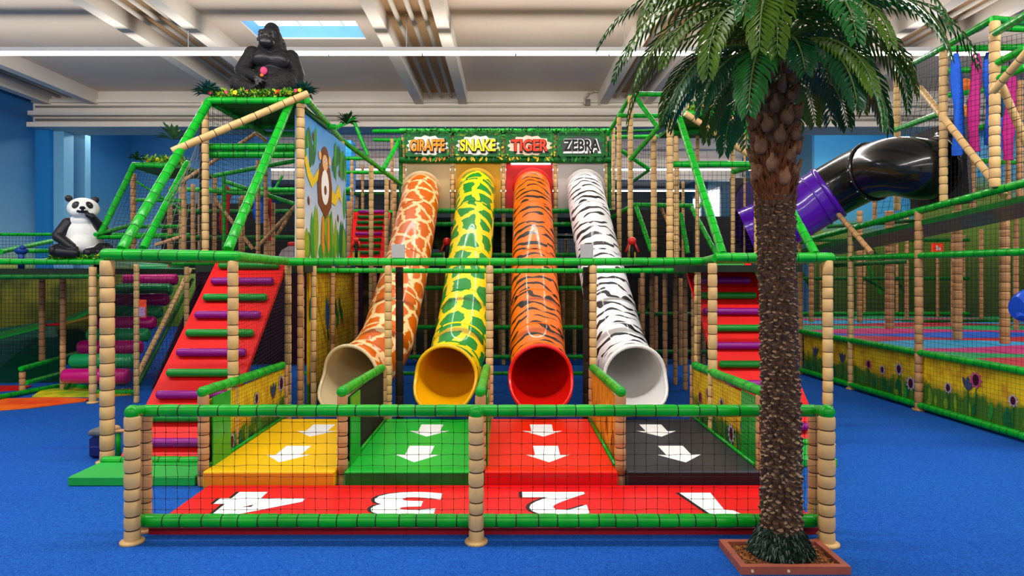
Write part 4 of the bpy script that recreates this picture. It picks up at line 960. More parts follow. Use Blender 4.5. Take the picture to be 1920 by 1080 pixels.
# bee meadow mural panel
t = thing('picture_wall', 'long low golden meadow panel with purple flowers under the right gallery rail', 'picture panel', (6.6, 11, 0))
o_ = Vector((.05, 0, 0))
a, b = pf(7.95, .12)+o_, pf(14.35, .12)+o_
obj('panel', MB().prism([a, b, b+Vector((0, 0, .76)), a+Vector((0, 0, .76))], (.03, 0, 0)), GOLD, t)
U = (a-b); LL = U.length; N_ = Vector((0, 0, 1)).cross(-U.normalized()); 
if N_.x > 0: N_ = -N_
pr = Print(b, U, (0, 0, 1), N_, t)
meadow_print(pr, LL, .76, 1.0, ((.5, .5), (1.1, .62), (1.5, .5), (2.35, .55), (2.75, .5), (3.2, .6), (3.5, .35), (4.35, .45), (4.75, .55), (4.9, .72), (5.55, .5), (6.1, .45)))
pr.done()
# coloured trampoline mats on the platform
cols = [mat('mat_blue', (20, 90, 200), .5, .1, 2), mat('mat_cyan', (30, 150, 196), .5, .1, 2), mat('mat_magenta', (196, 24, 110), .5, .1, 2), mat('mat_green', (16, 160, 90), .5, .1, 2), mat('mat_red', (196, 20, 44), .5, .1, 2)]
cn = ['blue', 'cyan', 'magenta', 'green', 'red']
seq = [0, 4, 3, 2, 1, 4, 0, 2, 3, 4, 1, 2, 3]
for i, ci in enumerate(seq):
    y0 = 8.3+i*.9; x0 = 6.85+max(0, (9-y0)*.1)
    mb = MB(); n = 24; top = []; bot = []
    for k in range(n+1):
        x = x0+(14.6-x0)*k/n; wv = math.sin(x*1.3+i*1.9)*.28
        bot.append((x, y0+wv, .822)); top.append((x, y0+.88+math.sin(x*1.3+(i+1)*1.9)*.28, .822))
    mb.add([Vector(p) for p in bot+top]+[Vector(p)+Vector((0, 0, .05)) for p in bot+top],
           [(k, k+1, n+1+k+1, n+1+k)[::-1] for k in range(n)]+[(2*n+2+k, 2*n+2+k+1, 3*n+3+k+1, 3*n+3+k) for k in range(n)]+[(k, k+1, 2*n+2+k+1, 2*n+2+k) for k in range(n)])
    tag(obj('soft_mat', mb, cols[ci]), '%s wavy mat on the right gallery platform, %s band from the front' % (cn[ci], ('first', 'second', 'third', 'fourth', 'fifth', 'sixth', 'seventh', 'eighth', 'ninth', 'tenth', 'eleventh', 'twelfth', 'thirteenth')[i]), 'mat', 'wavy coloured mats in the right gallery')
t = thing('wall_sign', 'small orange-red square sign deep in the right gallery', 'sign', P(1757, 474, 15.8))
a, b = P(1748, 474, 15.8), P(1768, 456, 15.8)
obj('board', MB().box((a.x, 15.78, a.z), (b.x, 15.84, b.z)), mat('sign_orange_red', (232, 60, 24), .5, .05, 3, emit=.25), t)
obj('figure_print', MB().box((a.x+.08, 15.77, a.z+.06), (b.x-.13, 15.78, b.z-.06)).box((a.x+.14, 15.77, a.z+.06), (b.x-.07, 15.78, b.z-.1)), WHT, t)
# blue plastic play vehicle at the right edge
t = thing('play_car', 'blue plastic toy at the right edge of the picture', 'toy', P(1930, 600, 8.6))
mb = MB()
rr = []
for s_ in range(9):
    q = s_/8; c = P(1905+q*60, 572+(q-.5)*-10, 8.0); rr.append((c, Vector((0, 1, 0)), Vector((0, 0, 1)), .05+.16*math.sin(PI*min(1, q*.9+.1))**.6))
mb.rings(rr, 14, [0]*8); obj('body', mb, mat('blue_plastic', (20, 74, 190), .3, .1, 2, coat=.4), t)
obj('bumper', MB().pad(P(1908, 590, 7.9), P(1950, 600, 7.9), .03, .3), [MATS['blue_plastic'], MATS['blue_plastic']], t)
obj('holder', MB().cyl(P(1945, 575, 8.0), pf(8.15, .95+.6), .02, 8), HOUS, t)

# upper right tower
f = Frame('climbing_tower', 'upper right tower of green rails and net above the gallery deck', 'climbing structure', (7.6, 10.4, 3.2))
for px, yt, Y, yb, r, m in ((1769, 92, 10.2, 380, .058, BAMB), (1865, 40, 9.0, 352, .066, BAMB), (1682, 135, 12.6, 395, .058, BAMB), (1824, 180, 12.0, 395, .05, BAMB2), (1797, 280, 12.6, 395, .05, BAMB2), (1890, 250, 11.5, 380, .045, BAMB2), (1715, 300, 13.8, 400, .04, BAMB2), (1640, 330, 14.5, 415, .045, BAMB2), (1912, 150, 10.8, 370, .05, BAMB2)):
    f.post(px, yt, Y, yb, r=r, seg=.14, m=m)
for a, b in (((1764, 92, 10.2), (1862, 36, 9.0)), ((1862, 36, 9.0), (1925, 42, 9.6)), ((1866, 62, 8.9), (1930, 24, 8.0)), ((1766, 92, 10.4), (1925, 88, 10.4)), ((1766, 133, 11.2), (1925, 128, 11)), ((1866, 120, 9.0), (1925, 90, 8.5)),
             ((1866, 150, 9.0), (1925, 125, 8.6)), ((1866, 52, 10), (1925, 54, 10)), ((1678, 244, 12.5), (1764, 212, 10.4)), ((1764, 92, 10.2), (1680, 135, 12.6)), ((1770, 258, 12), (1925, 215, 11)), ((1800, 300, 13), (1925, 305, 13)), ((1770, 180, 12.5), (1870, 165, 12.5))): f.rail(a, b, r=.05)
for a, b in (((1770, 222, 10.0), (1884, 368, 9.0)), ((1862, 172, 8.8), (1930, 92, 8.2)), ((1878, 160, 9.1), (1925, 270, 9.1)), ((1765, 215, 10.3), (1725, 165, 11.5))): f.brace(a, b, r=.05)
f.net((1769, 385, 10.3), (1925, 350, 8.8), (1925, 60, 8.8), (1769, 95, 10.3), .08, .0028)
f.net((1682, 400, 12.6), (1769, 385, 10.3), (1769, 95, 10.3), (1682, 135, 12.6), .13, .0018)
f.net((1640, 400, 14), (1925, 380, 13), (1925, 120, 13), (1700, 150, 14), .12, .004)
f.board('back_panel', (8.7, 14.0, 3.1), (11.5, 14.05, 4.2), MUR_R)
for px, py, Y, m, lab in ((1808, 160, 12.9, FC[1], 'a'), (1806, 210, 12.9, ORNG, 'b')):
    obj('play_ball', MB().sphere(P(px, py, Y), .13), m, f.t)
# hanging ribbons
rib = [(1795, 100, 292, 10.0, 'blue'), (1828, 100, 284, 9.9, 'magenta'), (1855, 98, 272, 10.6, 'blue'), (1893, 130, 300, 10.0, 'magenta'), (1876, 220, 280, 10.4, 'blue')]
RB = {'blue': mat('blue_fabric', (16, 96, 220), .6, .25, 6, bump=.3, bscale=12), 'magenta': mat('magenta_fabric', (186, 10, 120), .6, .25, 6, bump=.3, bscale=12), 'red': mat('red_fabric', (186, 20, 24), .6, .2, 6), 'violet': mat('violet_fabric', (60, 30, 150), .6, .2, 6)}
def ribbon(px, y0, y1, Y, col, label, w_=.105, group='hanging fabric ribbons'):
    t = thing('hanging_ribbon', label, 'ribbon', P(px, y1, Y), group)
    top, bot = P(px, y0, Y), P(px, y1, Y); rr = []; n = 16; ph = random.uniform(0, 6)
    mb = MB(); vs = []; sides = 14
    for i in range(n+1):
        s_ = i/n; c = top.lerp(bot, s_)+Vector((.015*math.sin(s_*5+ph), 0, 0)); ww = w_*.72*(.5+.5*min(1, s_*9))*(1+.10*math.sin(s_*11+ph)+.05*math.sin(s_*37+ph))
        for j in range(sides):
            a = 2*PI*j/sides; fold = 1+.3*math.sin(3*a+s_*5+ph)
            vs.append(c+Vector((math.cos(a)*ww*fold, math.sin(a)*ww*.35*fold, 0)))
    fs = [(i*sides+j, (i+1)*sides+j, (i+1)*sides+(j+1) % sides, i*sides+(j+1) % sides) for i in range(n) for j in range(sides)]
    mb.add(vs, fs, 0, True); obj('fabric', mb, RB[col], t)
    obj('hook', MB().cyl(top, top+Vector((0, 0, .12)), .014, 8), BLACK, t)
RL = ['blue fabric ribbon hanging nearest the upper right corner post', 'magenta fabric ribbon hanging between two blue ribbons', 'blue fabric ribbon hanging just left of the thick bamboo post', 'magenta fabric ribbon hanging near the right picture edge', 'short blue ribbon half hidden behind the thick bamboo post']
for (px, y0, y1, Y, c), l in zip(rib, RL): ribbon(px, y0, y1, Y, c, l)
ribbon(422, 348, 438, 13, 'red', 'red punching sleeve hanging inside the left tower', .11, 'hanging sleeves in the left tower')
ribbon(487, 362, 418, 12.6, 'blue', 'violet-blue sleeve hanging beside a bamboo post in the left tower', .12, 'hanging sleeves in the left tower')
ribbon(508, 370, 452, 13, 'red', 'thin red sleeve hanging at the right inside the left tower', .06, 'hanging sleeves in the left tower')

# ================================================================ tube tunnel: black elbow with purple end
t = thing('tube_tunnel', 'big black tube tunnel with a purple end section running from the upper right tower', 'tunnel', P(1620, 400, 11.5))
pts = [P(1752, 318, 10.9), P(1728, 318, 10.95), P(1680, 312, 11.3), P(1625, 325, 11.9), P(1570, 352, 12.3), P(1520, 382, 12.5), P(1470, 412, 12.6), P(1400, 440, 12.8)]
path = catmull(pts, 6); R_ = .50
fr = tube_rings(path, R_)
BP = mat('black_plastic', (16, 16, 18), .22, .1, 1, coat=.5); PP = mat('purple_plastic', (84, 12, 170), .22, .08, 1, coat=.6)
i1 = 27
def tsec(nm_, fr_, m, r):
    mb = MB(); shell(mb, fr_, r, 32); shell(mb, fr_, r-.02, 32, True); return obj(nm_, mb, m, t)
tsec('black_elbow', fr[:i1], BP, R_); tsec('purple_section', fr[i1-1:], PP, R_+.012)
for si, m, ww in ((17, BP, .03), (i1-1, PP, .05), (i1+2, PP, .02)):
    p, d, u, v = fr[si]; obj('joint_flange', MB().rings([(p-d*ww, u, v, R_+.005), (p-d*ww*.8, u, v, R_+.035), (p+d*ww*.8, u, v, R_+.035), (p+d*ww, u, v, R_+.005)], 32, [0]*3, caps=False), m, t)
p, d, u, v = fr[17]
for j in range(16):
    a = 2*PI*j/16; c = p+u*((R_+.03)*math.cos(a))+v*((R_+.03)*math.sin(a)); obj('bolt', MB().sphere(c, .014, 6, 4), HOUS, t)
a = P(1752, 318, 10.9)
obj('entry_plate', MB().prism([a+Vector((.06, -.75, -.62)), a+Vector((.06, .75, -.62)), a+Vector((.06, .75, .7)), a+Vector((.06, -.62, .72))], (.05, 0, 0)), mat('dark_grey_plate', (46, 44, 50), .5, .1, 3), t)
p, d, u, v = fr[2]
obj('entry_collar', MB().rings([(p-d*.2, u, v, R_+.1), (p-d*.12, u, v, R_+.1), (p-d*.1, u, v, R_)], 32, [0, 0]), BP, t)
# dark purple net sleeve at the other end
t = thing('tunnel_mouth_guard', 'dark purple oval tunnel opening behind the net of the right tower', 'tunnel opening', P(1404, 480, 12.9))
c = P(1402, 405, 13.0)
obj('back_plate', MB().box((c.x-.32, 13.05, c.z-.85), (c.x+.2, 13.1, c.z+.75)), MATS['dark_grey_plate'], t)
mb = MB(); mb.rings([(c+Vector((0, -.05, 0)), Vector((.42, 0, 0)), Vector((0, 0, 1.0)), .66), (c+Vector((0, .02, 0)), Vector((.42, 0, 0)), Vector((0, 0, 1.0)), .68)], 24, [0]); obj('opening', mb, mat('deep_purple', (40, 18, 92), .4, .2, 2), t)
# flower platform of the right tower etc handled below

# ================================================================ deep background frames
def backframe(label, x0, x1, Y, z0, z1, n, decks, net=.12, loc=None, seedv=1, grp='netted play frames deep in the hall'):
    random.seed(seedv)
    f = Frame('play_structure', label, 'climbing structure', ((x0+x1)/2, Y, z0), grp)
    for i in range(n):
        x = x0+(x1-x0)*i/(n-1)+random.uniform(-.1, .1); yy = Y+random.uniform(-.3, .3)
        obj('post', MB().pad((x, yy, z0), (x, yy, z1+random.uniform(-.3, .1)), .05, .2, 8), [BAMB2, SEAM_B], f.t)
    for z in decks: f.rail((x0, Y-.1, z), (x1, Y-.1, z), r=.055, m=random.choice((GREEN, GREEN_D)))
    for i in range(n//2):
        a = random.uniform(x0, x1-1); f.rail((a, Y+.2, random.choice(decks)), (a+random.uniform(.7, 1.6), Y+.2, random.choice(decks)+.6), r=.04, m=random.choice((GREEN, GREEN_D, BAMB2)))
    f.net((x0, Y+.05, z0), (x1, Y+.05, z0), (x1, Y+.05, z1), (x0, Y+.05, z1), net, .004)
    return f
backframe('dark netted frame with rollers deep behind the left tower', -7.8, -3.6, 15.5, 2.3, 4.1, 8, (2.4, 3.0, 3.6, 4.1), .1, seedv=3)
backframe('netted frame with green rails far behind the picture wall', -9, -2.8, 20.5, 2.3, 4.7, 8, (2.5, 3.2, 3.9, 4.6), .13, seedv=4)
f3 = backframe('netted frame far behind the four slides', -2.6, 2.6, 21, 2.4, 3.6, 8, (2.5, 3.3), .13, seedv=5)
f4 = backframe('netted frame far behind the right tower', 2.8, 7.5, 19, 2.4, 3.8, 9, (2.5, 3.1, 3.7), .12, seedv=6)
backframe('lower netted frame far behind the right tower', 2.6, 6.3, 16, 0, 2.3, 8, (.3, 1.2, 2.2), .1, seedv=8)
backframe('netted frame at the back of the right gallery', 6.8, 14.5, 21, .8, 3.3, 8, (.9, 2.0, 3.2), .13, seedv=9)
random.seed(21)
tag(obj('black_sheet', MB().box((2.5, 16.8, 0), (6.2, 16.84, 3.6)), mat('black_backing', (22, 22, 26), .8, .3, 4)), 'plain black sheet behind the right tower and its red balls', 'backdrop')  # flat black sheets filling the background behind the towers
tag(obj('black_sheet', MB().box((-8.6, 16.6, 2.3), (-4.6, 16.64, 3.9)), MATS['black_backing']), 'plain black sheet behind the left tower rails', 'backdrop')
# soft hill / bush shapes behind slides
def blobby(name, label, cat, prims, m, res=.05, group=None):
    pass
for px, py, Y, sx, sz, lab in ((815, 440, 19.5, .9, .55, 'pale green rounded soft climbing hill behind the snake slide'), (935, 455, 19.5, .8, .5, 'olive rounded soft hill between snake and tiger slides')):
    c = P(px, py, Y)
    t = thing('soft_hill', lab, 'soft play shape', c)
    mb = MB()
    for k in range(5): mb.sphere(c+Vector(((k-2)*sx*.35, random.uniform(-.1, .1), random.uniform(-.05, .12))), (sx*.45, .4, sz*random.uniform(.7, 1)), 14, 9)
    obj('body', mb, mat('olive_vinyl', (108, 122, 60), .6, .3, 2), t)
# pale soft blocks beside the left tower post
t = thing('soft_block', 'pale rounded soft block behind the net at the left tower post', 'soft play shape', P(540, 484, 12.5))
a, b = P(520, 484, 12.5), P(566, 461, 12.5)
mb = MB(); n = 8
vs = [(a.x, 12.5, a.z), (b.x, 12.5, a.z), (b.x, 12.5, b.z), (a.x+.22, 12.5, b.z), (a.x+.08, 12.5, b.z-.08)]
mb.prism(vs, (0, .8, 0)); obj('body', mb, mat('pale_pink_block', (206, 186, 186), .6, .1, 12), t)
mb = MB().pad(P(540, 459, 12.6), P(566, 458, 12.6), .05, .3); obj('red_roll', mb, [RED, RED], t)
# red ball lamps / target figures
for px, py, lab, Y in ((838, 453, 'round red target ball on a yellow stand between giraffe and snake slides', 14.0), (1185, 452, 'round red target ball on a yellow stand right of the zebra slide', 13.2), (668, 450, 'small red ball toy in front of the far red ramp', 13.4)):
    c = P(px, py, Y); s_ = 1.0 if px > 700 else .6
    t = thing('target_ball', lab, 'toy', P(px, 484, Y), 'red target balls')
    obj('ball', MB().sphere(c, .085*s_, 16, 10), mat('red_ball', (224, 40, 26), .3, .1, 4, coat=.4), t)
    obj('stand', MB().cyl(P(px, 487, Y), c-Vector((0, 0, .06)), .05*s_, 10, 0, .03), mat('black_rubber', (24, 22, 22), .6, .1), t)
    obj('base', MB().box(P(px-6, 489, Y+.05)-Vector((0, .05, 0)), P(px+6, 473, Y+.05)+Vector((0, .05, 0))), mat('dull_yellow', (190, 160, 40), .5, .1), t)
    for dx in (-1, 1): obj('arm', MB().cyl(c+Vector((dx*.05, 0, -.03)), c+Vector((dx*.13*s_, -.02, -.22*s_)), .02, 8), MATS['red_ball'], t)
# handlebars by the panda deck
for px, py, Y, lab, m in ((40, 470, 11.4, 'blue leafy handlebar toy on the deck left of the panda', mat('blue_toy', (20, 60, 140), .4, .2, 8)), (182, 478, 11.38, 'dark grey spotlight toy on the deck right of the panda', mat('dark_toy', (30, 32, 40), .4, .2, 8))):
    c = P(px, py, Y)
    t = thing('deck_toy', lab, 'toy', (c.x, c.y, zg+.03))
    obj('body', MB().sphere(c, (.11, .09, .07), 12, 8), m, t)
    obj('knob', MB().sphere(c+Vector((.05, -.04, .05)), .05, 10, 7), m, t)
    obj('foot', MB().cyl((c.x, c.y, zg-.12), c, .05, 10), m, t)
# shoes and bag behind the left post
t = thing('backpack', 'blue and grey rucksack standing on the carpet behind the left tower post', 'bag', P(186, 872, 7.95))
c = Vector((P(184, 0, 7.95).x, 7.95, 0))
mb = MB().box(c+Vector((-.05, -.09, 0)), c+Vector((.13, .09, .26)), bev=.03); obj('body', mb, mat('navy_fabric', (14, 34, 110), .7, .3, 12), t)
obj('flap', MB().box(c+Vector((-.06, -.1, .26)), c+Vector((.12, .1, .34)), bev=.025), mat('grey_fabric', (110, 112, 116), .7, .2, 12), t)
obj('pocket', MB().box(c+Vector((-.03, -.12, .03)), c+Vector((.1, -.09, .15)), bev=.012), MATS['navy_fabric'], t)
t = thing('sandal', 'tan shoe resting on the green foot rail beside the left tower post', 'shoe', P(222, 800, 7.9))
c = P(222, 808, 7.95); obj('sole', MB().sphere(c, (.09, .05, .025), 12, 7), mat('tan_leather', (206, 160, 120), .6, .1, 8), t); obj('upper', MB().sphere(c+Vector((-.03, 0, .03)), (.055, .045, .04), 12, 7), MATS['tan_leather'], t)
obj('prop', MB().cyl(Vector((c.x, c.y, 0)), c, .03, 8), MATS['green_vinyl'], t)
# ================================================================ palm tree in its planter
px0, px1, py0, py1 = 1.70, 2.50, 4.84, 5.34
pl = thing('planter_box', 'low reddish brown square planter frame filled with bark chips', 'planter', ((px0+px1)/2, (py0+py1)/2, 0))
WB = mat('painted_brown_wood', (158, 82, 62), .5, .15, 7, bump=.05, bscale=30); wd = .05; H = .058
def board(a, b, inward):
    a, b, i = Vector(a), Vector(b), Vector(inward); d = (b-a).normalized()*wd
    return MB().prism([a, b, b+i-d, a+i+d], (0, 0, H))
for a, b, i in (((px0, py0, .002), (px1, py0, .002), (0, wd, 0)), ((px1, py0, .002), (px1, py1, .002), (-wd, 0, 0)), ((px1, py1, .002), (px0, py1, .002), (0, -wd, 0)), ((px0, py1, .002), (px0, py0, .002), (wd, 0, 0))):
    obj('frame_board', board(a, b, i), WB, pl)
obj('soil', MB().box((px0+wd, py0+wd, .002), (px1-wd, py1-wd, .035)), mat('bark_soil', (92, 52, 26), .9, .5, 60, bump=.8, bscale=120), pl)
for m in (mat('bark_chip', (172, 104, 50), .8, .4, 30), mat('dark_bark_chip', (86, 46, 22), .8, .4, 30)):
    mb = MB()
    for i in range(900):
        c = Vector((random.uniform(px0+wd+.01, px1-wd-.01), random.uniform(py0+wd+.01, py1-wd-.01), .037)); a = random.uniform(0, PI); l = random.uniform(.008, .02); w_ = .004
        u = Vector((math.cos(a), math.sin(a), random.uniform(-.3, .3)))*l; v = Vector((-math.sin(a), math.cos(a), 0))*w_
        mb.add([c-u-v, c+u-v, c+u+v, c-u+v, c+Vector((0, 0, .005))], [(0, 1, 4), (1, 2, 4), (2, 3, 4), (3, 0, 4)])
    o = obj('bark_chips', mb, m, pl); o['kind'] = 'stuff'
for px in (1411, 1479):
    c = P(px, 1074, 4.835); obj('screw_cap', MB().cyl((c.x, 4.842, .03), (c.x, 4.834, .03), .011, 12), mat('beige_cap', (226, 196, 160), .4, .05), pl)

TX, TY = 2.11, 5.13
palm = thing('palm_tree', 'tall artificial palm with rough bark trunk and drooping dark green fronds', 'palm tree', (TX, TY, .036))
BARK = mat('palm_bark', (96, 70, 48), .42, .45, 24, bump=.3, bscale=60); BARKT = mat('bark_tips', (150, 122, 94), .5, .3, 30)
ZT = 2.95
def axis(z): return Vector((TX+.012*math.sin(z*1.6)-.012*z, TY, z))
def rad(z): return .150-.022*min(1, z/2.0)+(.02*max(0, (z-2.3)/.6))
mb = MB(); rr = [(axis(z), Vector((1, 0, 0)), Vector((0, 1, 0)), rad(z)-.02 if z < 2.85 else .105) for z in [.04+i*.1 for i in range(37)]]
mb.rings(rr, 20, [0]*36); obj('trunk_core', mb, BARK, palm)
mb = MB(); z = .08; k = 0
while z < 2.75:
    n = 15
    for j in range(n):
        a = 2*PI*(j+.5*(k % 2)+random.uniform(-.3, .3))/n; r = rad(z); c = axis(z+random.uniform(-.016, .016))
        e = Vector((math.cos(a), math.sin(a), 0)); t_ = Vector((-e.y, e.x, 0)); up = Vector((0, 0, 1)); w_ = random.uniform(.02, .036); out = random.uniform(.003, .024)
        p = [c+e*(r-.025)-t_*w_, c+e*(r-.008)-up*.03, c+e*(r-.025)+t_*w_, c+e*(r+out*.5)-t_*w_*.75+up*.03, c+e*(r+out)+up*.022, c+e*(r+out*.5)+t_*w_*.75+up*.03, c+e*(r-.02)-t_*w_*.6+up*.045, c+e*(r-.012)+up*.04, c+e*(r-.02)+t_*w_*.6+up*.045]
        mb.add(p, [(0, 1, 4, 3), (1, 2, 5, 4), (3, 4, 7, 6), (4, 5, 8, 7), (0, 3, 6), (2, 8, 5)], [0, 0, 1 if random.random() < .5 else 0, 1 if random.random() < .35 else 0, 0, 0])
    z += .03; k += 1
o = obj('bark_scales', mb, [BARK, BARKT], palm)
# crown base: husk bulbs and torn fibres
HUSK = mat('husk_brown', (140, 98, 66), .6, .4, 14, bump=.4, bscale=40); FIB = mat('fibre_brown', (126, 70, 30), .7, .5, 20)
mb = MB()
for i in range(46):
    z = 2.9+.9*i/46+random.uniform(-.03, .03); a = 2*PI*i*.382; q = axis(z); e = Vector((math.cos(a), math.sin(a), 0)); r = .125+.03*math.sin(PI*min(1, (z-2.8)/.9))
    s_ = random.uniform(.75, 1.15); mb.sphere(q+e*r, (.047*s_, .047*s_, .06*s_), 12, 8); mb.cyl(q+e*r-Vector((0, 0, .05)), q+e*(r+.05)+Vector((0, 0, .075)), .035*s_, 6, 0, .012)
obj('husks', mb, HUSK, palm)
mb = MB()
for i in range(900):
    z = 2.7+abs(random.gauss(0, .26)); a = random.uniform(0, 2*PI); q = axis(z); e = Vector((math.cos(a), math.sin(a), 0)); t_ = Vector((-e.y, e.x, 0)); r = .13
    base = q+e*r; l = random.uniform(.06, .15); w_ = random.uniform(.008, .022); d = (e*random.uniform(.1, .7)+Vector((0, 0, 1))).normalized()
    mb.add([base-t_*w_, base+t_*w_, base+d*l], [(0, 1, 2)])
o = obj('fibres', mb, FIB, palm); o['kind'] = 'stuff'
# root skirt
SK = mat('skirt_green', (34, 58, 46), .5, .5, 30); SK2 = mat('skirt_pale', (112, 128, 116), .5, .3, 30)
for m, n in ((SK, 900), (SK2, 260)):
    mb = MB()
    for i in range(n):
        a = random.uniform(0, 2*PI); h = random.uniform(.02, .2); e = Vector((math.cos(a), math.sin(a), 0)); t_ = Vector((-e.y, e.x, 0)).normalized()
        r0 = .235-h*.5; base = axis(.05)*1+e*r0+Vector((0, 0, h)); l = random.uniform(.03, .065); d = (e*.9+Vector((0, 0, -.75))+t_*random.uniform(-.5, .5)).normalized(); w_ = .006
        if base.z+d.z*l < .037: d.z *= .3
        mb.add([base-t_*w_, base+t_*w_, base+d*l*.6+t_*w_+Vector((0, 0, .012)), base+d*l, base+d*l*.6-t_*w_+Vector((0, 0, .012))], [(0, 1, 2, 3, 4)])
    o = obj('root_skirt', mb, m, palm); o['kind'] = 'stuff'
mb = MB().rings([(axis(.037), Vector((1, 0, 0)), Vector((0, 1, 0)), .235), (axis(.12), Vector((1, 0, 0)), Vector((0, 1, 0)), .19), (axis(.24), Vector((1, 0, 0)), Vector((0, 1, 0)), .13)], 20, [0, 0]); obj('root_mound', mb, mat('root_dark', (26, 34, 26), .8, .3, 20), palm)
# fronds
FR = [mat('frond_green', (30, 112, 38), .34, .35, 5, coat=.12), mat('frond_deep', (16, 76, 38), .32, .3, 5, coat=.15), mat('frond_olive', (84, 120, 26), .38, .35, 5)]
STEM = mat('frond_stem', (96, 130, 50), .4, .2, 6)
def frond(az, el, L_, droop, m, roll=0, z0=3.86, lw=.25):
    e = Vector((math.cos(az), math.sin(az), 0)); side = Vector((-e.y, e.x, 0)); up = Vector((0, 0, 1))
    n = 27; p = axis(z0)+e*.07; pts = []; ang = el
    for i in range(n+1):
        s_ = i/n; ang = el-droop*(s_**.85); d = e*math.cos(ang)+up*math.sin(ang); pts.append((p.copy(), d)); p = p+d*(L_/n)
    mb = MB()
    st = [(q[0], side, side.cross(q[1]).normalized(), .014*(1-.8*i/n)) for i, q in enumerate(pts)]
    mb.rings(st, 6, [1]*n)
    for i in range(3, n+1):
        for hlf in (0,):
            if i == n and hlf: continue
            s_ = (i+hlf)/n; q, d = pts[min(n, i)]
            if hlf: q = (q+pts[i+1][0])/2
            nrm = side.cross(d).normalized()
            ll = lw*(math.sin(PI*min(1, .12+s_*.82))**.6)*random.uniform(.9, 1.08)
            for sg in (-1, 1):
                fwd = .55+.5*s_; dirv = (side*sg+d*fwd-up*random.uniform(.05, .25)).normalized()
                wv = d.cross(dirv).cross(dirv).normalized()*random.uniform(.0125, .0165)
                c1 = q+dirv*ll*.35+nrm*.006; c2 = q+(dirv-up*.12).normalized()*ll*.75; tip = q+(dirv-up*.35).normalized()*ll
                fold = nrm*.006
                mb.add([q, c1-wv, c1+fold, c1+wv, c2-wv*.8, c2+fold, c2+wv*.8, tip], [(0, 1, 2), (0, 2, 3), (1, 4, 5, 2), (2, 5, 6, 3), (4, 7, 5), (5, 7, 6)], 0)
    return obj('frond', mb, [m, STEM], palm)
random.seed(11)
# (azimuth deg, elevation deg, length, droop deg)
FS = []
for i in range(17): FS.append((i*360/17+random.uniform(-8, 8), random.uniform(5, 25), random.uniform(.95, 1.2), random.uniform(85, 110)))
for i in range(19): FS.append((i*360/19+10+random.uniform(-8, 8), random.uniform(32, 48), random.uniform(1.3, 1.6), random.uniform(115, 140)))
for i in range(17): FS.append((i*360/17+4+random.uniform(-8, 8), random.uniform(52, 68), random.uniform(1.4, 1.75), random.uniform(115, 140)))
for i in range(12): FS.append((i*360/12+random.uniform(-8, 8), random.uniform(72, 84), random.uniform(1.2, 1.5), random.uniform(95, 120)))
for az, el, L_, dr in FS: frond(R(az), R(el), L_*.93, R(dr), random.choice((FR[0], FR[0], FR[1], FR[2])), z0=3.86+.12*(el > 30)+.1*(el > 60), lw=random.uniform(.2, .26))

# ================================================================ statues: bodies grown as one surface from rounded masses
import numpy as np
def statue(parent, prims, mats, voxel=.014, smooth=6, disp=None):
    mb = MB()
    for p in prims:
        if p[0] == 'e' and not p[-1].get('paint'):
            M = Matrix.Rotation(R(p[-1].get('ry', 0)), 3, 'Y') @ Matrix.Rotation(R(p[-1].get('rx', 0)), 3, 'X'); mb.sphere(p[1], p[2], 24, 16, 0, M)
        elif p[0] == 'c' and not p[-1].get('paint'):
            a, b, r0, r1 = Vector(p[1]), Vector(p[2]), p[3], p[4]; n = max(2, int((b-a).length/.03))
            for i in range(n+1): s_ = i/n; mb.sphere(a.lerp(b, s_), r0+(r1-r0)*s_, 14, 10)
    me = bpy.data.meshes.new('body'); me.from_pydata(mb.v, [], mb.f); tmp = bpy.data.objects.new('tmp', me); C.objects.link(tmp)
    rm = tmp.modifiers.new('r', 'REMESH'); rm.mode = 'VOXEL'; rm.voxel_size = voxel; rm.use_smooth_shade = True
    sm = tmp.modifiers.new('s', 'SMOOTH'); sm.iterations = smooth; sm.factor = .5
    me2 = bpy.data.meshes.new_from_object(tmp.evaluated_get(bpy.context.evaluated_depsgraph_get())); bpy.data.objects.remove(tmp)
    me2.name = 'body'; me2.materials.clear()
    for m in mats: me2.materials.append(m)
    nP = len(me2.polygons); co = np.zeros(nP*3); me2.polygons.foreach_get('center', co); co = co.reshape(-1, 3)
    best = np.full(nP, 1e9); idx = np.zeros(nP, int)
    for p in prims:
        if p[0] == 'e':
            M = np.array(Matrix.Rotation(R(p[-1].get('ry', 0)), 3, 'Y') @ Matrix.Rotation(R(p[-1].get('rx', 0)), 3, 'X')); r = np.array(p[2] if hasattr(p[2], '__len__') else (p[2],)*3)
            q = (co-np.array(p[1])) @ M; d = (np.linalg.norm(q/r, axis=1)-1)*r.min()
        else:
            a, b = np.array(p[1]), np.array(p[2]); ab = b-a; t_ = np.clip(((co-a) @ ab)/(ab @ ab), 0, 1); d = np.linalg.norm(co-a-t_[:, None]*ab, axis=1)-(p[3]+(p[4]-p[3])*t_)
        d = d-p[-1].get('pri', 0)
        s_ = d < best; best[s_] = d[s_]; idx[s_] = p[-1].get('m', 0)
    me2.polygons.foreach_set('material_index', idx.astype('i')); me2.polygons.foreach_set('use_smooth', [True]*nP); me2.update()
    o = bpy.data.objects.new('body', me2); C.objects.link(o); o.parent = parent; return o
FUR = mat('gorilla_fur', (30, 29, 31), .55, .35, 22, bump=1.0, bscale=55); SKIN = mat('gorilla_skin', (40, 39, 42), .3, .15, 8, bump=.15, bscale=30); SKL = mat('gorilla_face', (96, 92, 92), .45, .2, 12)
gz = P(0, 183, 9.85).z
g = thing('gorilla_statue', 'black seated gorilla statue with a hand in its lap on the flowered tower platform', 'statue', (P(506, 0, 10.25).x, 10.2, gz+.07))
E = lambda c, r, **k: ('e', c, r, k)
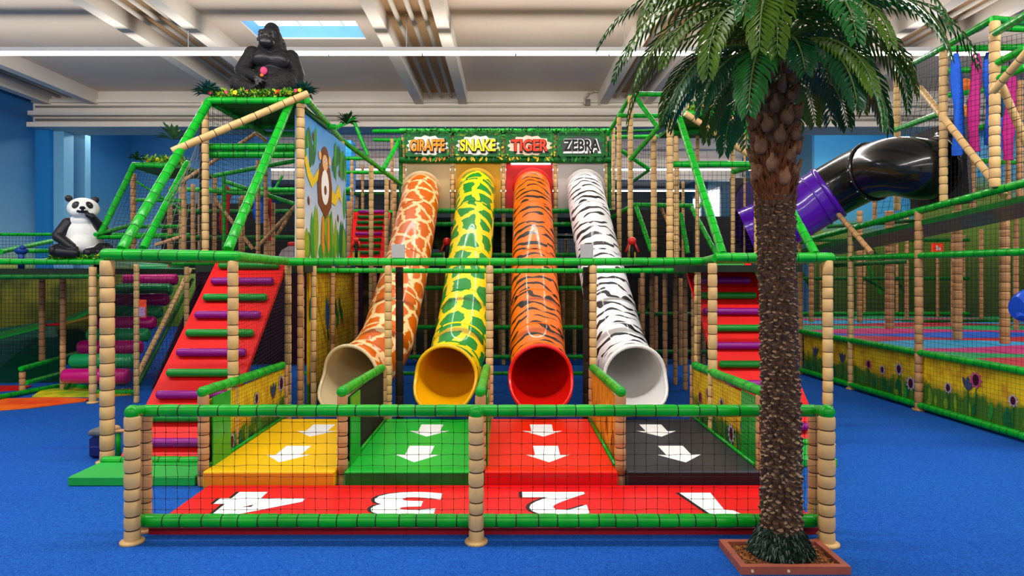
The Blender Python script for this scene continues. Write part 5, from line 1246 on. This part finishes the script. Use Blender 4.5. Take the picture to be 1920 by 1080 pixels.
K = lambda a, b, r0, r1, **k: ('c', a, b, r0, r1, k)
GP = [E((.05, .06, .30), (.27, .22, .28), m=0), E((-.06, -.08, .52), (.15, .12, .12), m=1, pri=.01), E((.14, -.08, .51), (.16, .12, .13), m=1, pri=.01), E((.04, .06, .56), (.30, .18, .17), m=0),
      E((.05, -.08, .26), (.22, .16, .16), m=1), E((.03, -.01, .68), (.18, .16, .13), m=0), E((.03, -.03, .80), (.165, .16, .17), m=0), E((.04, .02, .93), (.11, .13, .12), m=0), E((.1, .05, .7), (.14, .12, .2), m=0),
      E((.0, -.15, .81), (.125, .06, .10), m=1, pri=.006), K((-.085, -.175, .862), (.085, -.175, .862), .027, .027, m=1, pri=.004), E((.0, -.13, .86), (.13, .07, .05), m=0), E((-.005, -.21, .715), (.11, .09, .078), m=1, pri=.01), E((-.005, -.245, .785), (.045, .045, .028), m=2, pri=.014), E((-.025, -.285, .775), (.012, .01, .01), m=0, pri=.02, paint=1), E((.018, -.285, .775), (.012, .01, .01), m=0, pri=.02, paint=1),
      K((-.06, -.285, .70), (.05, -.285, .70), .012, .012, m=2, pri=.012), K((-.06, -.285, .715), (.05, -.285, .715), .01, .01, m=1),
      E((-.055, -.2, .825), (.024, .01, .01), m=0, pri=.01), E((.045, -.2, .825), (.024, .01, .01), m=0, pri=.01),
      E((-.14, -.02, .80), (.02, .03, .035), m=1), E((.195, -.0, .80), (.02, .03, .035), m=1),
      K((-.22, .02, .60), (-.35, -.04, .36), .115, .10, m=0), K((-.35, -.06, .34), (-.13, -.28, .22), .09, .065, m=0), K((-.13, -.29, .21), (-.06, -.31, .17), .055, .04, m=1),
      K((-.09, -.32, .17), (-.04, -.35, .12), .02, .015, m=1), K((-.11, -.33, .165), (-.08, -.36, .10), .02, .015, m=1), K((-.13, -.32, .16), (-.115, -.35, .09), .02, .015, m=1), K((-.06, -.3, .18), (.0, -.34, .15), .019, .014, m=1),
      K((.30, .04, .58), (.40, .02, .32), .12, .10, m=0), K((.40, .0, .32), (.44, -.08, .10), .09, .065, m=0), K((.44, -.1, .09), (.46, -.16, .04), .05, .035, m=1),
      K((.05, -.05, .12), (-.38, -.12, .15), .13, .125, m=0), K((-.38, -.12, .13), (-.18, -.3, .06), .11, .06, m=0), K((.05, -.05, .14), (.24, -.2, .17), .17, .175, m=0), E((.16, -.24, .14), (.2, .14, .15), m=0), K((.25, -.25, .10), (.05, -.34, .05), .09, .06, m=0)]
statue(g, GP, [FUR, SKIN, SKL], .011, 4); g.rotation_euler = (0, 0, R(12)); g.scale = (1.08, 1.08, 1.12)
for dx in (-.045, .04): obj('eye', MB().sphere(Vector(g.location)+Vector((dx, -.212, .822)), .009, 10, 7), BLACK, g)
obj('bib', MB().sphere(Vector(g.location)+Vector((-.03, -.26, .31)), (.05, .018, .055), 12, 8), mat('pink_petal', (206, 60, 110), .5, .1, 9), g)
obj('bib_flower', MB().sphere(Vector(g.location)+Vector((-.04, -.37, .22)), (.025, .014, .022), 10, 7), FC[1], g)

PW = mat('panda_white', (232, 232, 228), .42, .06, 5, bump=.15, bscale=25); PB = mat('panda_black', (30, 30, 36), .4, .2, 8, bump=.2, bscale=25)
p_ = thing('panda_statue', 'white and black seated panda statue with a paw at its mouth on the left deck', 'statue', (P(136, 0, 11.25).x, 11.5, P(0, 482, 11.5).z))
S_ = 1.0
PPm = [E((.04, .03, .36), (.29, .24, .33), m=0), E((.02, -.1, .22), (.24, .18, .19), m=0), E((.02, 0, .62), (.2, .17, .14), m=0), E((.02, -.05, .83), (.245, .2, .19), m=0), E((-.06, -.12, .77), (.13, .12, .1), m=0), E((.1, -.12, .77), (.13, .12, .1), m=0), E((.0, -.21, .79), (.09, .08, .07), m=0),
       E((-.19, .0, 1.0), (.06, .035, .06), m=1, pri=.01), E((.2, .0, 1.0), (.06, .035, .06), m=1, pri=.01),
       E((-.1, -.21, .88), (.045, .04, .055), m=1, paint=1, pri=.012, ry=25), E((.1, -.21, .88), (.045, .04, .055), m=1, paint=1, pri=.012, ry=-25), E((.0, -.285, .835), (.045, .02, .025), m=1, pri=.01),
       K((-.08, -.262, .765), (.07, -.265, .765), .009, .009, m=1, paint=1, pri=.018), K((.0, -.28, .83), (.0, -.285, .745), .008, .008, m=1, paint=1, pri=.016),
       K((-.2, .02, .58), (-.34, -.04, .36), .1, .095, m=1), K((-.34, -.06, .34), (-.16, -.26, .17), .09, .07, m=1), K((-.16, -.27, .16), (-.1, -.29, .13), .06, .05, m=1),
       K((.24, .02, .55), (.34, -.06, .42), .1, .105, m=1), K((.34, -.09, .42), (.14, -.24, .68), .095, .065, m=1), K((.14, -.25, .68), (.08, -.26, .71), .06, .045, m=1),
       K((.05, -.08, .1), (.34, -.18, .12), .12, .13, m=1), K((.34, -.2, .1), (.08, -.32, .07), .1, .08, m=1), E((.40, -.24, .12), (.06, .08, .1), m=1),
       K((-.05, -.05, .1), (-.36, -.14, .1), .11, .115, m=1), K((-.36, -.18, .08), (-.1, -.32, .06), .09, .07, m=1), E((-.42, -.2, .1), (.06, .08, .09), m=1)]
statue(p_, PPm, [PW, PB], .009, 6); p_.rotation_euler = (0, 0, R(34))
for dx in (-.1, .1):
    obj('eye', MB().sphere(Vector(p_.location)+Vector((dx, -.248, .885)), .014, 10, 7), BLACK, p_)
    obj('eye_glint', MB().sphere(Vector(p_.location)+Vector((dx+.004, -.26, .89)), .006, 8, 5), WHT, p_)

# ================================================================ planting on the platforms
def agave(name, label, c, n, L_, m, cat='plant'):
    t = thing(name, label, cat, c, 'broad leaved plants on the platforms')
    mb = MB()
    for i in range(n):
        a = 2*PI*i*.382; el = random.uniform(.1, 1.2); e = Vector((math.cos(a)*math.cos(el), math.sin(a)*math.cos(el), math.sin(el))); s_ = Vector((-math.sin(a), math.cos(a), 0)); l = L_*random.uniform(.7, 1); w_ = l*.11
        c0 = Vector(c); m1 = c0+e*l*.5+Vector((0, 0, .03)); tip = c0+e*l-Vector((0, 0, .04))
        mb.add([c0, m1-s_*w_, m1-Vector((0, 0, .02)), m1+s_*w_, tip], [(0, 1, 2), (0, 2, 3), (1, 4, 2), (2, 4, 3)])
    obj('leaves', mb, m, t); return t
zl = P(0, 183, 9.8).z+.03
agave('leafy_plant', 'dark broad leaved plant at the left corner of the gorilla platform', (P(388, 0, 9.75).x, 9.75, zl), 60, .28, L4)
agave('leafy_plant', 'dark blue-green plant at the right corner of the gorilla platform', (P(570, 0, 9.8).x, 9.85, zl+.02), 60, .28, L4)
garland('flower_bed', 'flower bed with pink and yellow blossoms in front of the gorilla', P(395, 0, 9.8).x, P(572, 0, 9.8).x, 9.68, 9.98, zl-.03, 900, 18, (L1, L2, L2, L3), .08)
agave('leafy_plant', 'large pale green leafed plant behind the slanting leg of the left tower', P(325, 262, 12.0), 30, .42, mat('leaf_sage', (66, 110, 66), .5, .3, 9))
agave('leafy_plant', 'small dark plant at the left corner of the lower platform', P(256, 300, 12.15), 24, .22, L3)
garland('flower_bed', 'yellow-green foliage on the lower left platform', P(262, 0, 12.2).x, P(335, 0, 12.2).x, 12.2, 12.6, P(0, 306, 12.2).z, 420, 4, (L2, L1), .14, fcols=[FC[1], FC[2]])
garland('flower_bed', 'low strip of green and yellow foliage under the panda', P(88, 0, 11.2).x, P(186, 0, 11.2).x, 11.2, 11.4, zg+.02, 700, 7, (L1, L2, L1), .06, fcols=[FC[2], FC[2]])
garland('flower_bed', 'orange flowers and yellow foliage on the right tower platform', P(1292, 0, 11.1).x, P(1402, 0, 11.1).x, 11.1, 11.35, P(0, 212, 11.1).z, 500, 10, (L2, L1), .13, fcols=[FC[1], FC[2], FC[1]])
agave('leafy_plant', 'dark arching plant behind the picture wall top', P(650, 232, 16.0), 24, .42, L3)
